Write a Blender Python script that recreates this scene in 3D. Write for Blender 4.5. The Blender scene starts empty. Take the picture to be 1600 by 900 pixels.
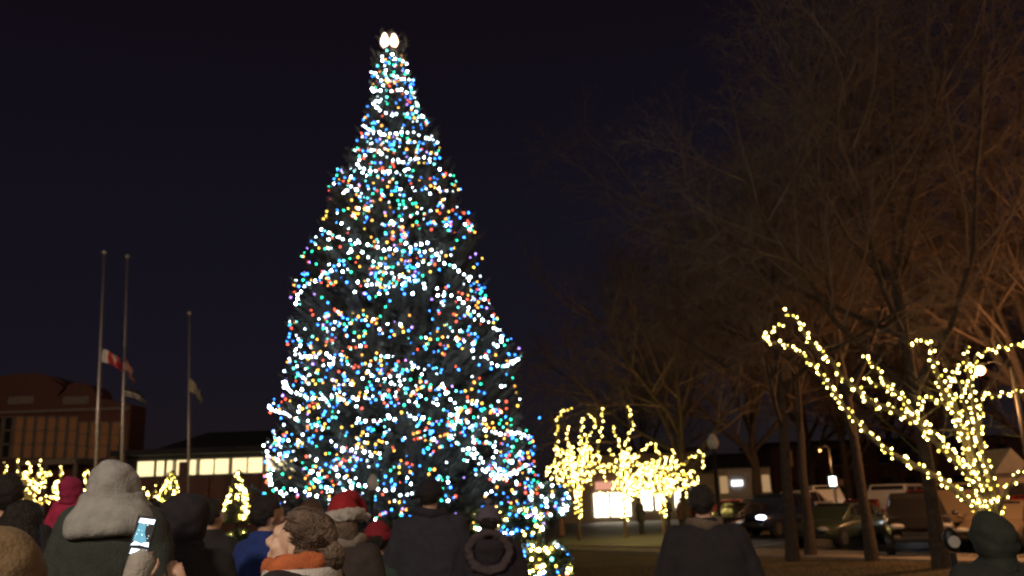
import bpy, bmesh, math, random
from mathutils import Vector, Matrix, noise
random.seed(7)
U = random.uniform
scene = bpy.context.scene
col = scene.collection
PI = math.pi
V = Vector

# ------------------------------------------------------------------ camera
FPX = 1330.0
PITCH = math.atan(320 / FPX); ROLL = math.radians(2.0); CAMZ = 1.7
F = V((0, math.cos(PITCH), math.sin(PITCH)))
r0 = V((1, 0, 0)); u0 = V((0, -math.sin(PITCH), math.cos(PITCH)))
UP = u0 * math.cos(ROLL) + r0 * math.sin(ROLL)
RT = r0 * math.cos(ROLL) - u0 * math.sin(ROLL)
cam_d = bpy.data.cameras.new('camera'); cam = bpy.data.objects.new('camera', cam_d)
col.objects.link(cam); scene.camera = cam
m3 = Matrix((RT, UP, -F)).transposed()
cam.matrix_world = Matrix.Translation((0, 0, CAMZ)) @ m3.to_4x4()
cam_d.sensor_width = 36; cam_d.lens = 36 * FPX / 1600
cam_d.clip_start = 0.05; cam_d.clip_end = 2000
cam_d.dof.use_dof = True; cam_d.dof.focus_distance = 2.8; cam_d.dof.aperture_fstop = 3.3

def at(px, py, Y):
    d = F + RT * ((px - 800) / FPX) - UP * ((py - 450) / FPX)
    return V((0, 0, CAMZ)) + d * (Y / d.y)
def gz(y):
    t = min(1, max(0, (y - 11) / 11)); return -0.5 * t * t * (3 - 2 * t)

# ------------------------------------------------------------------ materials
def mat(name, c, rough=.8, c2=None, scale=8, bump=0.0, bscale=None, metal=0, det=5, spec=None, coat=0):
    m = bpy.data.materials.new(name); m.use_nodes = True
    nt = m.node_tree; b = nt.nodes['Principled BSDF']
    b.inputs['Roughness'].default_value = rough; b.inputs['Metallic'].default_value = metal
    if coat: b.inputs['Coat Weight'].default_value = coat
    tc = nt.nodes.new('ShaderNodeTexCoord')
    n = nt.nodes.new('ShaderNodeTexNoise'); n.inputs['Scale'].default_value = scale; n.inputs['Detail'].default_value = det
    nt.links.new(tc.outputs['Object'], n.inputs['Vector'])
    r = nt.nodes.new('ShaderNodeValToRGB')
    if c2 is None: c2 = tuple(x * .65 for x in c)
    r.color_ramp.elements[0].position = .32; r.color_ramp.elements[1].position = .68
    r.color_ramp.elements[0].color = (*c2, 1); r.color_ramp.elements[1].color = (*c, 1)
    nt.links.new(n.outputs['Fac'], r.inputs['Fac']); nt.links.new(r.outputs['Color'], b.inputs['Base Color'])
    if bump:
        n2 = nt.nodes.new('ShaderNodeTexNoise'); n2.inputs['Scale'].default_value = bscale or scale * 5; n2.inputs['Detail'].default_value = 4
        nt.links.new(tc.outputs['Object'], n2.inputs['Vector'])
        bp = nt.nodes.new('ShaderNodeBump'); bp.inputs['Strength'].default_value = bump; bp.inputs['Distance'].default_value = .02
        nt.links.new(n2.outputs['Fac'], bp.inputs['Height']); nt.links.new(bp.outputs['Normal'], b.inputs['Normal'])
    return m
def emat(name, c, s):
    m = bpy.data.materials.new(name); m.use_nodes = True
    b = m.node_tree.nodes['Principled BSDF']
    b.inputs['Base Color'].default_value = (*[min(.8, x * .12) for x in c], 1)
    b.inputs['Emission Color'].default_value = (*c, 1); b.inputs['Emission Strength'].default_value = s
    b.inputs['Roughness'].default_value = .4
    return m
def brick(name, c1, c2, mortar, sc=1.0):
    m = bpy.data.materials.new(name); m.use_nodes = True; nt = m.node_tree; b = nt.nodes['Principled BSDF']
    b.inputs['Roughness'].default_value = .9
    tc = nt.nodes.new('ShaderNodeTexCoord'); mp = nt.nodes.new('ShaderNodeMapping'); mp.inputs['Rotation'].default_value = (PI / 2, 0, 0)
    t = nt.nodes.new('ShaderNodeTexBrick'); t.inputs['Scale'].default_value = 4 * sc
    t.inputs['Color1'].default_value = (*c1, 1); t.inputs['Color2'].default_value = (*c2, 1); t.inputs['Mortar'].default_value = (*mortar, 1)
    t.inputs['Mortar Size'].default_value = .015
    nt.links.new(tc.outputs['Object'], mp.inputs['Vector']); nt.links.new(mp.outputs['Vector'], t.inputs['Vector'])
    nt.links.new(t.outputs['Color'], b.inputs['Base Color'])
    return m
M = {}
M['needle'] = mat('spruce_needles', (.125, .125, .105), .75, (.065, .072, .06), 3)
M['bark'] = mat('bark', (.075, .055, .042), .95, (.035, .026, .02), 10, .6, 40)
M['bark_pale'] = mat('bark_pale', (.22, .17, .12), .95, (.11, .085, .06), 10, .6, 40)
M['twig'] = mat('twigs', (.20, .145, .105), .9, (.12, .085, .06), 3)
M['wire'] = mat('wire', (.02, .035, .02), .5)
M['shrub'] = mat('shrub_leaf', (.06, .08, .04), .7, (.025, .04, .02), 6)
M['grass'] = mat('lawn', (.11, .075, .036), .95, (.05, .042, .02), .9, .6, 30, det=9)
M['blade'] = mat('grass_blades', (.09, .085, .04), .9, (.04, .05, .02), 2)
M['asphalt'] = mat('asphalt', (.07, .066, .062), .7, (.035, .034, .033), 1.2, .5, 60)
M['concrete'] = mat('concrete', (.30, .27, .23), .9, (.19, .17, .15), 1.5, .3, 30)
M['paint'] = mat('road_paint', (.7, .68, .62), .8, (.4, .38, .35), 6)
M['brick'] = brick('brick_wall', (.25, .10, .07), (.18, .075, .055), (.22, .19, .16))
M['brick2'] = brick('brick_brown', (.19, .085, .065), (.14, .065, .05), (.16, .13, .11))
M['stone'] = mat('stone_trim', (.42, .36, .28), .9, (.30, .25, .2), 4, .2)
M['roof'] = mat('roof_dark', (.03, .03, .035), .8)
M['stucco'] = mat('stucco', (.42, .36, .27), .9, (.33, .28, .21), 2, .2)
M['siding'] = mat('siding', (.36, .33, .30), .8, (.27, .25, .22), 3)
M['steel'] = mat('pole_metal', (.55, .50, .47), .38, (.4, .37, .35), 6, metal=.5)
M['iron'] = mat('black_iron', (.02, .02, .02), .45, metal=.3)
M['globe'] = mat('frosted_globe', (.55, .52, .47), .4, (.45, .42, .38), 5)
M['glass'] = mat('car_glass', (.03, .03, .032), .12)
M['tyre'] = mat('tyre', (.02, .02, .02), .9)
M['rim'] = mat('alloy', (.45, .45, .45), .3, metal=.8)
M['plastic'] = mat('black_plastic', (.02, .02, .02), .5)
M['skin'] = mat('skin', (.60, .38, .27), .55, (.52, .31, .22), 12)
M['sclera'] = mat('sclera', (.42, .38, .35), .3)
M['skin_pale'] = mat('skin_pale', (.74, .53, .40), .55, (.68, .46, .34), 12)
M['white_fur'] = mat('white_fur', (.72, .68, .62), .95, (.55, .51, .46), 30, 1, 120)
WARM = (1.0, .76, .20)
EM = {
 'white': emat('bulb_white', (.66, .87, 1.0), 62), 'white_dim': emat('bulb_white_dim', (.72, .90, 1.0), 15),
 'blue': emat('bulb_blue', (.03, .22, 1.0), 17), 'green': emat('bulb_green', (.02, .75, .38), 10),
 'teal': emat('bulb_teal', (.15, .9, .85), 8), 'orange': emat('bulb_orange', (1.0, .38, .05), 10), 'amber': emat('bulb_amber', (1.0, .58, .08), 8),
 'red': emat('bulb_red', (1.0, .10, .05), 7), 'violet': emat('bulb_violet', (.45, .25, 1.0), 8),
 'warm': emat('bulb_warm', WARM, 28), 'warm_dim': emat('bulb_warm_dim', (1.0, .72, .10), 9),
}

# ------------------------------------------------------------------ mesh builder
class MB:
    def __init__(s): s.v = []; s.f = []; s.m = []
    def add(s, vs, fs, mi=0):
        o = len(s.v); s.v += [tuple(v) for v in vs]; s.f += [tuple(i + o for i in f) for f in fs]; s.m += [mi] * len(fs)
    def box(s, c, d, mi=0, rz=0, M_=None):
        hx, hy, hz = d[0] / 2, d[1] / 2, d[2] / 2
        R = M_ or Matrix.Rotation(rz, 3, 'Z'); c = V(c)
        vs = [c + R @ V((x * hx, y * hy, z * hz)) for x in (-1, 1) for y in (-1, 1) for z in (-1, 1)]
        s.add(vs, [(0, 1, 3, 2), (4, 6, 7, 5), (0, 4, 5, 1), (2, 3, 7, 6), (0, 2, 6, 4), (1, 5, 7, 3)], mi)
    def tube(s, pts, rad, n=6, mi=0, cap=True):
        pts = [V(p) for p in pts]; k = len(pts)
        if not hasattr(rad, '__len__'): rad = [rad] * k
        vs = []; pu = None
        for i, p in enumerate(pts):
            t = (pts[min(i + 1, k - 1)] - pts[max(i - 1, 0)])
            if t.length < 1e-9: t = V((0, 0, 1))
            t.normalize()
            if pu is None:
                pu = t.cross(V((0, 0, 1)) if abs(t.z) < .9 else V((1, 0, 0))).normalized()
            else:
                pu = (pu - t * pu.dot(t))
                pu = pu.normalized() if pu.length > 1e-6 else t.orthogonal().normalized()
            w = t.cross(pu)
            r = rad[i]; rx, ry = (r if hasattr(r, '__len__') else (r, r))
            for j in range(n):
                a = 2 * PI * j / n; vs.append(p + pu * (math.cos(a) * rx) + w * (math.sin(a) * ry))
        fs = [(i * n + j, i * n + (j + 1) % n, (i + 1) * n + (j + 1) % n, (i + 1) * n + j) for i in range(k - 1) for j in range(n)]
        if cap: fs += [tuple(range(n))[::-1], tuple((k - 1) * n + j for j in range(n))]
        s.add(vs, fs, mi)
    def ell(s, c, r, R=None, nu=16, nv=10, mi=0, keep=None):
        c = V(c); vs = []; fs = []
        R = R or Matrix.Identity(3)
        for i in range(nv + 1):
            th = PI * i / nv
            for j in range(nu):
                a = 2 * PI * j / nu
                vs.append(V((math.sin(th) * math.cos(a), math.sin(th) * math.sin(a), math.cos(th))))
        for i in range(nv):
            for j in range(nu):
                q = (i * nu + j, (i + 1) * nu + j, (i + 1) * nu + (j + 1) % nu, i * nu + (j + 1) % nu)
                if i == 0: q = (q[0], q[1], q[2])
                elif i == nv - 1: q = (q[0], q[1], q[3])
                if keep and not keep(sum((vs[k] for k in q), V()) / len(q)): continue
                fs.append(q)
        s.add([c + R @ V((v.x * r[0], v.y * r[1], v.z * r[2])) for v in vs], fs, mi)
    def lathe(s, c, prof, n=16, mi=0):
        c = V(c); vs = []
        for r, z in prof:
            for j in range(n):
                a = 2 * PI * j / n; vs.append(c + V((r * math.cos(a), r * math.sin(a), z)))
        k = len(prof)
        s.add(vs, [(i * n + j, i * n + (j + 1) % n, (i + 1) * n + (j + 1) % n, (i + 1) * n + j) for i in range(k - 1) for j in range(n)], mi)
    def rings(s, rs, n=20, mi=0):   # rs: (cx,cy,z,rx,ry)
        vs = []
        for cx, cy, z, rx, ry in rs:
            for j in range(n):
                a = 2 * PI * j / n
                ca, sa = math.cos(a), math.sin(a)
                e = .85
                vs.append((cx + rx * math.copysign(abs(ca) ** e, ca), cy + ry * math.copysign(abs(sa) ** e, sa), z))
        k = len(rs)
        fs = [(i * n + j, i * n + (j + 1) % n, (i + 1) * n + (j + 1) % n, (i + 1) * n + j) for i in range(k - 1) for j in range(n)]
        fs += [tuple(range(n))[::-1], tuple((k - 1) * n + j for j in range(n))]
        s.add(vs, fs, mi)
    def poly(s, pts, mi=0): s.add(pts, [tuple(range(len(pts)))], mi)
    def build(s, name, m, parent=None, smooth=False, loc=None, bevel=0):
        me = bpy.data.meshes.new(name); me.from_pydata(s.v, [], s.f)
        ms = m if isinstance(m, (list, tuple)) else [m]
        for x in ms: me.materials.append(x)
        if len(ms) > 1: me.polygons.foreach_set('material_index', s.m)
        if smooth: me.polygons.foreach_set('use_smooth', [True] * len(s.f))
        me.update()
        o = bpy.data.objects.new(name, me); col.objects.link(o)
        if parent is not None: o.parent = parent
        if loc is not None: o.location = loc
        if bevel:
            b = o.modifiers.new('bevel', 'BEVEL'); b.width = bevel; b.segments = 2; b.limit_method = 'ANGLE'
        return o
def remesh(o, voxel, smooth=2, disp=0, dscale=6, fn=None):
    md = o.modifiers.new('r', 'REMESH'); md.mode = 'VOXEL'; md.voxel_size = voxel; md.use_smooth_shade = True
    if smooth:
        sm = o.modifiers.new('s', 'SMOOTH'); sm.iterations = smooth; sm.factor = .5
    dg = bpy.context.evaluated_depsgraph_get(); dg.update()
    me = bpy.data.meshes.new_from_object(o.evaluated_get(dg)); old = o.data
    if not me.materials:
        for x in old.materials: me.materials.append(x)
    o.modifiers.clear(); o.data = me; me.name = o.name
    if disp or fn:
        nv = len(me.vertices); co = [0.0] * (nv * 3); nr = [0.0] * (nv * 3)
        me.vertices.foreach_get('co', co); me.vertices.foreach_get('normal', nr)
        for i in range(0, nv * 3, 3):
            p = V(co[i:i + 3])
            d = disp * (noise.noise(p * dscale) + .5 * noise.noise(p * dscale * 2.3)) if disp else 0
            if fn: d += fn(p)
            co[i] += nr[i] * d; co[i + 1] += nr[i + 1] * d; co[i + 2] += nr[i + 2] * d
        me.vertices.foreach_set('co', co)
    me.polygons.foreach_set('use_smooth', [True] * len(me.polygons)); me.update()
    return o
def tag(o, label, cat, group=None, kind=None):
    o['label'] = label; o['category'] = cat
    if group: o['group'] = group
    if kind: o['kind'] = kind
    return o
def empty(name, loc, label=None, cat=None, group=None, rz=0):
    o = bpy.data.objects.new(name, None); col.objects.link(o); o.location = loc; o.rotation_euler = (0, 0, rz); o.empty_display_size = .2
    if label: tag(o, label, cat, group)
    return o
def struct(o): o['kind'] = 'structure'; return o

# ------------------------------------------------------------------ bulbs
BULB = {}
def bulb_mesh(colr, r):
    k = (colr, round(r, 4))
    if k in BULB: return BULB[k]
    b = MB(); phi = (1 + 5 ** .5) / 2
    vs = [V(v).normalized() for v in [(-1, phi, 0), (1, phi, 0), (-1, -phi, 0), (1, -phi, 0), (0, -1, phi), (0, 1, phi), (0, -1, -phi), (0, 1, -phi), (phi, 0, -1), (phi, 0, 1), (-phi, 0, -1), (-phi, 0, 1)]]
    fs = [(0, 11, 5), (0, 5, 1), (0, 1, 7), (0, 7, 10), (0, 10, 11), (1, 5, 9), (5, 11, 4), (11, 10, 2), (10, 7, 6), (7, 1, 8), (3, 9, 4), (3, 4, 2), (3, 2, 6), (3, 6, 8), (3, 8, 9), (4, 9, 5), (2, 4, 11), (6, 2, 10), (8, 6, 7), (9, 8, 1)]
    b.add([(v.x * r, v.y * r, v.z * r * 1.25) for v in vs], fs, 0)
    b.tube([(0, 0, -r * 1.1), (0, 0, -r * 1.9)], r * .45, 4, 1)
    me = bpy.data.meshes.new('bulb'); me.from_pydata(b.v, [], b.f)
    me.materials.append(EM[colr]); me.materials.append(M['wire']); me.polygons.foreach_set('material_index', b.m)
    BULB[k] = me; return me
def nn_order(pts):
    pts = list(pts); out = [pts.pop(0)]
    while pts:
        q = out[-1]; k = min(range(len(pts)), key=lambda i: (pts[i] - q).length_squared); out.append(pts.pop(k))
    return out
def light_string(name, pts, cols, r, label, group, wire=True, order=None):
    """pts: bulb positions (world). One thing: wire + each bulb a part (past 100, one stuff part)"""
    pts = [V(p) for p in pts]
    if order is not None: pts = nn_order(pts)
    assert 4 <= len(label.split()) <= 16, label
    base = sum(pts, V()) / len(pts); base.z = min(p.z for p in pts)
    t = empty(name, base, label, 'string lights', group)
    if wire:
        w = MB(); run = pts
        if len(run) > 1: w.tube([q - base - V((0, 0, r * 1.5)) for q in run], .005, 3, cap=False)
        if w.v: w.build('wire', M['wire'], t)
    idx = list(range(len(pts)))
    for i in idx[:100]:
        c = cols if isinstance(cols, str) else random.choice(cols)
        o = bpy.data.objects.new('bulb', bulb_mesh(c, r * random.choice((.6, .75, .9, 1, 1, 1.15)))); col.objects.link(o); o.parent = t; o.location = pts[i] - base
        o.rotation_euler = (U(-.6, .6), U(-.6, .6), 0)
    rest = idx[100:]
    if rest:
        b = MB(); names = sorted(EM); used = []
        for i in rest:
            c = cols if isinstance(cols, str) else random.choice(cols)
            if c not in used: used.append(c)
            p = pts[i] - base
            b.add([p + V(v) * r for v in [(1, 0, 0), (-1, 0, 0), (0, 1, 0), (0, -1, 0), (0, 0, 1.25), (0, 0, -1.25)]],
                  [(0, 2, 4), (2, 1, 4), (1, 3, 4), (3, 0, 4), (2, 0, 5), (1, 2, 5), (3, 1, 5), (0, 3, 5)], used.index(c))
        o = b.build('bulb_cluster', [EM[c] for c in used], t); o['kind'] = 'stuff'
    return t
def along(pts, step, jit=0.0):
    out = []; pts = [V(p) for p in pts]; carry = 0
    for a, b in zip(pts, pts[1:]):
        L = (b - a).length; d = carry
        while d < L:
            out.append(a.lerp(b, d / L) + V((U(-jit, jit), U(-jit, jit), U(-jit, jit)))); d += step * U(.8, 1.2)
        carry = d - L
    return out

# ------------------------------------------------------------------ people
CM = {}
def cloth(name, c, rough=.9, sc=18):
    if name not in CM: CM[name] = mat(name, c, rough, tuple(x * .72 for x in c), sc, .35, 90)
    return CM[name]
HAIRK = 1
HAIR = {'dark': mat('hair_dark', (.025, .018, .014), .6, (.012, .009, .008), 40, .8, 120), 'brown': mat('hair_brown', (.13, .075, .045), .6, (.05, .028, .018), 26, .8, 120),
        'grey': mat('hair_grey', (.22, .16, .12), .6, (.06, .035, .025), 14, .8, 100)}
def chain(mb, pts, rads, n=12):
    mb.tube(pts, rads, n); mb.ell(pts[0], (rads[0],) * 3, nu=n, nv=8); mb.ell(pts[-1], (rads[-1],) * 3, nu=n, nv=8)
    for p, r in zip(pts[1:-1], rads[1:-1]): mb.ell(p, (r, r, r), nu=n, nv=8)
deg = math.radians
def hand(mb, wrist, d, nrm, thumb, s=1.0, curl=.5):
    """d: fingers direction, nrm: palm normal (fingers curl towards it), thumb: thumb side"""
    d = V(d).normalized(); nrm = V(nrm); nrm = (nrm - d * nrm.dot(d)).normalized(); th = V(thumb); th = (th - d * th.dot(d) - nrm * th.dot(nrm)).normalized()
    R = Matrix((th, d, nrm)).transposed(); w = V(wrist)
    mb.ell(w + d * .05 * s, (.042 * s, .056 * s, .017 * s), R, 14, 10)
    for k, (off, L_) in enumerate(((.030, .070), (.010, .080), (-.010, .074), (-.029, .058))):
        p = w + d * (.088 * s - .004 * abs(k - 1)) + th * off * s; pts = [p - d * .02 * s]; dd = d.copy(); q = p; pts.append(q)
        for sgm, fr in enumerate((.45, .32, .23)):
            a = curl * (.6 + .5 * sgm); dd = (dd * math.cos(a) + nrm * math.sin(a)).normalized() if sgm or curl > .2 else dd
            q = q + dd * L_ * fr * s; pts.append(q)
            nrm2 = nrm
        mb.tube(pts, [.0105 * s, .0105 * s, .0095 * s, .0085 * s, .007 * s], 8); mb.ell(pts[-1], (.0072 * s,) * 3, nu=8, nv=6)
    p = w + d * .025 * s + th * .03 * s
    pts = [p, p + (th * .7 + d * .6).normalized() * .035 * s, p + (th * .55 + d * .8 + nrm * .2).normalized() * .065 * s, p + (th * .3 + d * .9 + nrm * .5).normalized() * .088 * s]
    mb.tube(pts, [.014 * s, .0125 * s, .011 * s, .008 * s], 8); mb.ell(pts[-1], (.0085 * s,) * 3, nu=8, nv=6)
PTOP = {}
def person(px, py, Y, label, coat=(.05, .05, .055), cname='coat_dark', hair='dark', hat=None, hatc=None, rz=0, H=None, child=False, arms='down', head_yaw=0, head_pitch=0, extra_top=0.0, shup=0.0, hks=1.0, skinm=None, scr=1.0, hood=None, hoodc=None,
           scarf=None, scarfc=None, fine=.014, trous=(.03, .03, .04), yoke=None, collar=None, collarc=None, long=True, wide=1.0, armpts=None, seated=False, base_z=None, hairstyle='short', furhood=None, group='people watching the tree', skinhands=True):
    top = at(px, py, Y); gzz = gz(Y) if base_z is None else base_z
    Hh = (top.z - extra_top - gzz) if H is None else H
    if seated: Hh = H
    s = Hh / 1.78; base = V((top.x, Y, gzz))
    t = empty('person', base, label, 'person', group, rz)
    hs = s * (1.0 if not child else 1.0); hk = (s if not child else s * 1.28) * hks
    z_sh = 1.455 * s + shup; z_nk = 1.515 * s + shup; hc = V((0, .015 * s, Hh - .118 * hk))
    if child: z_sh = Hh - .30 * hk; z_nk = z_sh + .06 * s
    Rh = Matrix.Rotation(head_yaw, 3, 'Z') @ Matrix.Rotation(head_pitch, 3, 'X')
    b = MB()
    sw = .185 * s * wide
    # legs
    hip = .93 * s
    if not seated:
        for sg in (-1, 1):
            chain(b, [(sg * .09 * s, 0, hip), (sg * .1 * s, .015 * s, .5 * s), (sg * .1 * s, -.01 * s, .09 * s)], [.085 * s, .058 * s, .042 * s])
            b.ell((sg * .105 * s, .06 * s, .045 * s), (.045 * s, .125 * s, .042 * s))
        sh0 = 0
        b.rings([(0, 0, hip - .06 * s, .15 * s, .105 * s), (0, 0, hip + .08 * s, .155 * s, .11 * s), (0, 0, 1.12 * s, .135 * s, .095 * s), (0, 0, 1.3 * s, .16 * s, .11 * s), (0, 0, z_sh, .15 * s, .09 * s), (0, 0, z_nk, .07 * s, .06 * s)])
    else:
        sh0 = hip
        b.rings([(0, 0, hip - .06 * s, .15 * s, .105 * s), (0, 0, 1.12 * s, .135 * s, .095 * s), (0, 0, z_sh, .15 * s, .09 * s), (0, 0, z_nk, .07 * s, .06 * s)])
        for sg in (-1, 1):
            chain(b, [(sg * .1 * s, 0, hip), (sg * .16 * s, .34 * s, hip - .02 * s), (sg * .14 * s, .36 * s, hip - .42 * s)], [.085 * s, .06 * s, .045 * s]); b.ell((sg * .14 * s, .42 * s, hip - .46 * s), (.045 * s, .12 * s, .04 * s))
    b.tube([(0, 0, z_nk - .05 * s), (0, .005, hc.z - .05)], [.062 * s, .056 * hk], 14)
    # head
    def HP(x, y, z): return hc + Rh @ V((x * hk, y * hk, z * hk))
    b.ell(HP(0, -.012, .02), (.076 * hk, .095 * hk, .095 * hk), Rh, 22, 16)
    b.ell(HP(0, .03, -.045), (.058 * hk, .062 * hk, .072 * hk), Rh, 18, 12)
    b.ell(HP(0, .075, -.098), (.024 * hk, .02 * hk, .018 * hk), Rh, 12, 8)       # chin
    b.ell(HP(0, .082, .03), (.05 * hk, .018 * hk, .02 * hk), Rh, 12, 8)         # brow
    b.tube([HP(0, .088, .02), HP(0, .104, -.005), HP(0, .118, -.026)], [.008 * hk, .0115 * hk, .014 * hk], 10); b.ell(HP(0, .108, -.03), (.018 * hk, .014 * hk, .010 * hk), Rh, 10, 8)
    b.ell(HP(0, .096, -.060), (.022 * hk, .009 * hk, .0065 * hk), Rh, 10, 6); b.ell(HP(0, .093, -.074), (.019 * hk, .009 * hk, .007 * hk), Rh, 10, 6)
    for sg in (-1, 1):
        b.ell(HP(sg * .078, -.012, -.012), (.009 * hk, .019 * hk, .031 * hk), Rh, 10, 8)
        b.ell(HP(sg * .038, .066, -.028), (.024 * hk, .022 * hk, .022 * hk), Rh, 10, 8)
    for sg in (-1, 1):
        b.ell(HP(sg * .033, .078, .016), (.019 * hk, .014 * hk, .010 * hk), Rh, 10, 6); b.ell(HP(sg * .033, .077, -.007), (.018 * hk, .013 * hk, .008 * hk), Rh, 10, 6)
    # arms
    if armpts: A2 = armpts
    elif arms == 'down': A2 = {sg: [V((sg * sw, 0, z_sh - .02 * s)), V((sg * (sw + .085 * s), -.03 * s, z_sh - .30 * s)), V((sg * (sw + .03 * s), .15 * s, z_sh - .46 * s))] for sg in (-1, 1)}
    elif arms == 'up': A2 = {sg: [V((sg * sw, 0, z_sh - .02 * s)), V((sg * (sw + .07 * s), .12 * s, z_sh - .24 * s)), V((sg * .07 * s, .38 * s, z_sh - .04 * s))] for sg in (-1, 1)}
    for sg in (-1, 1):
        a, e, w = A2[sg]; chain(b, [a, e, w], [.048 * s, .038 * s, .026 * s], 10); dd = (w - e).normalized()
        if not (armpts and len(armpts) > 2):
            hand(b, w, dd, V((-sg, .2, -.1)) if arms == 'down' else V((-sg, 0, 0)), V((0, .6, .8)), s * (.95 if not child else 1.0), .45)
        else:
            dn = armpts['hand'][sg]; hand(b, w, *dn, s * .9, armpts.get('curl', .6))
    bo = b.build('body', skinm or M['skin'], t); remesh(bo, fine * (s if s < 1 else 1), 2)
    for sg in (-1, 1):
        e = MB(); e.ell(HP(sg * .031, .0745, .004), (.0118 * hk,) * 3, nu=12, nv=8, mi=0); e.ell(HP(sg * .031, .0835, .004), (.0055 * hk, .004 * hk, .0055 * hk), nu=10, nv=6, mi=1); e.build('eye', [M['sclera'], M['plastic']], t, smooth=True)
    # trousers, shoes
    if not seated:
        b = MB()
        for sg in (-1, 1): chain(b, [(sg * .09 * s, 0, hip), (sg * .1 * s, .012 * s, .5 * s), (sg * .1 * s, -.01 * s, .1 * s)], [.11 * s, .08 * s, .068 * s])
        b.rings([(0, 0, hip - .1 * s, .18 * s, .13 * s), (0, 0, hip + .1 * s, .17 * s, .125 * s)])
        remesh(b.build('trousers', cloth('trousers_%d' % int(trous[0] * 1000 + trous[2] * 100000), trous), t), .02, 2, .005, 9)
        for sg in (-1, 1):
            b = MB(); b.ell((sg * .105 * s, .06 * s, .052 * s), (.055 * s, .145 * s, .052 * s), keep=None); b.build('shoe', M['plastic'], t, smooth=True)
    else:
        b = MB()
        for sg in (-1, 1): chain(b, [(sg * .1 * s, 0, hip), (sg * .16 * s, .34 * s, hip - .02 * s), (sg * .14 * s, .36 * s, hip - .42 * s)], [.11 * s, .085 * s, .065 * s])
        remesh(b.build('trousers', cloth('trousers_%d' % int(trous[0] * 1000 + trous[2] * 100000), trous), t), .018, 2, .005, 9)
    # coat
    cm = cloth(cname, coat); b = MB(); w_ = wide
    hem = (.62 if long else .84) * s if not seated else hip - .05 * s
    midz = (hem + z_sh) / 2
    b.rings([(0, 0, hem, .245 * s * w_, .18 * s), (0, 0, hem + .12 * s, .25 * s * w_, .185 * s), (0, 0, midz, .225 * s * w_, .17 * s), (0, -.005, z_sh - .14 * s, .235 * s * w_, .165 * s), (0, -.01, z_sh - .02 * s, .215 * s * w_, .135 * s), (0, -.005, z_sh + .045 * s, .15 * s * w_, .105 * s), (0, 0, z_nk + .02 * s, .098 * s, .095 * s), (0, 0, z_nk + .055 * s, .085 * s, .088 * s)], 28)
    for sg in (-1, 1):
        a, e, w = A2[sg]; w2 = e.lerp(w, 1.0 if armpts else .93) + V((0, 0, .055 if armpts and sg < 0 else 0))
        chain(b, [a - V((sg * .02 * s, 0, .0)), e, w2], [.092 * s, .074 * s, .055 * s], 14)
    qz = U(7, 9)
    remesh(b.build('coat', cm, t), .017, 3, .013, 5.5, fn=lambda p: .004 * noise.noise(V((p.x * 9, p.y * 9, p.z * 30))))
    # collar / scarf
    if collar:
        b = MB(); b.lathe((0, .0, z_nk), [(.142 * s, -.03 * s), (.141 * s, -.015 * s), (.136 * s, .008 * s), (.128 * s, .01 * s), (.125 * s, -.03)], 24)
        o = b.build('collar', cloth(collar, collarc), t, smooth=True)
    if scarf:
        b = MB(); pts = [V((.105 * s * math.cos(a), .105 * s * math.sin(a) + .01, z_nk + .02 * s + .012 * math.sin(2 * a))) for a in [2 * PI * k / 20 for k in range(21)]]
        b.tube(pts, [(.036 * s * scr, .045 * s * scr)] * 21, 10); b.ell((0, 0, z_nk - .01), (.13 * s, .11 * s, .04 * s))
        remesh(b.build('scarf', cloth(scarf, scarfc), t), .012, 1, .008, 16)
    # hair / hats
    hatlim = .15 if hat else 2
    if hood is None or hood == 'down':
        if True:
            b = MB()
            if hairstyle == 'short':
                b.ell(HP(0, -.022, .026), (.088 * hk, .100 * hk, .102 * hk), Rh, 28, 20, keep=lambda v: v.z < hatlim and v.z > -.80 and not (v.y > .55 and v.z < .62) and not (v.y > .05 and v.z < .12) and not (v.y > -.35 and v.z < -.35))
            else:
                b.ell(HP(0, -.018, .026), (.088 * hk, .104 * hk, .103 * hk), Rh, 28, 20, keep=lambda v: v.z < hatlim and v.z > -.62 and not (v.y > .62 and v.z < .62) and not (v.y > .08 and v.z < .12))
                if hairstyle == 'bun': b.ell(HP(0, -.125, -.02), (.055 * hk, .048 * hk, .055 * hk), Rh, 16, 12)
                if hairstyle == 'long': b.rings([(hc.x, hc.y - .06 * hk, hc.z - .22 * hk, .09 * hk, .05 * hk), (hc.x, hc.y - .055 * hk, hc.z - .1 * hk, .095 * hk, .07 * hk), (hc.x, hc.y - .04 * hk, hc.z, .088 * hk, .08 * hk)])
            o = b.build('hair', HAIR[hair], t, smooth=True)
            sd = o.modifiers.new('thick', 'SOLIDIFY'); sd.thickness = .022; sd.offset = -.3
            remesh(o, .006 if fine < .01 else .009, 2, .007, 24, fn=lambda p: .005 * noise.noise(V((p.x * 30, p.y * 30, p.z * 90))))
            if hairstyle == 'bun':
                st = MB(); bc = V((0, -.118, -.01))
                for k in range(620):
                    a = U(-1.75, 1.75); fwd = U(.25, .80) if abs(a) < 1.1 else U(-.05, .35)
                    q = V((math.sin(a), fwd, math.cos(a) * (.95 if abs(a) < 1.4 else 1))).normalized(); pts_ = []
                    lift = U(1.0, 1.05) + (.05 if random.random() < .06 else 0)
                    for j_ in range(7):
                        f = j_ / 6; d_ = (q * (1 - f) + V((U(-.05, .05), -1, -.12 + U(-.06, .06))) * f * 1.15).normalized()
                        pts_.append(HP(d_.x * .090 * lift, -.018 + d_.y * .106 * lift, .026 + d_.z * .105 * lift))
                    st.tube(pts_, [.0006, .0017, .0018, .0018, .0017, .0014, .0008], 3, cap=False)
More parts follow.
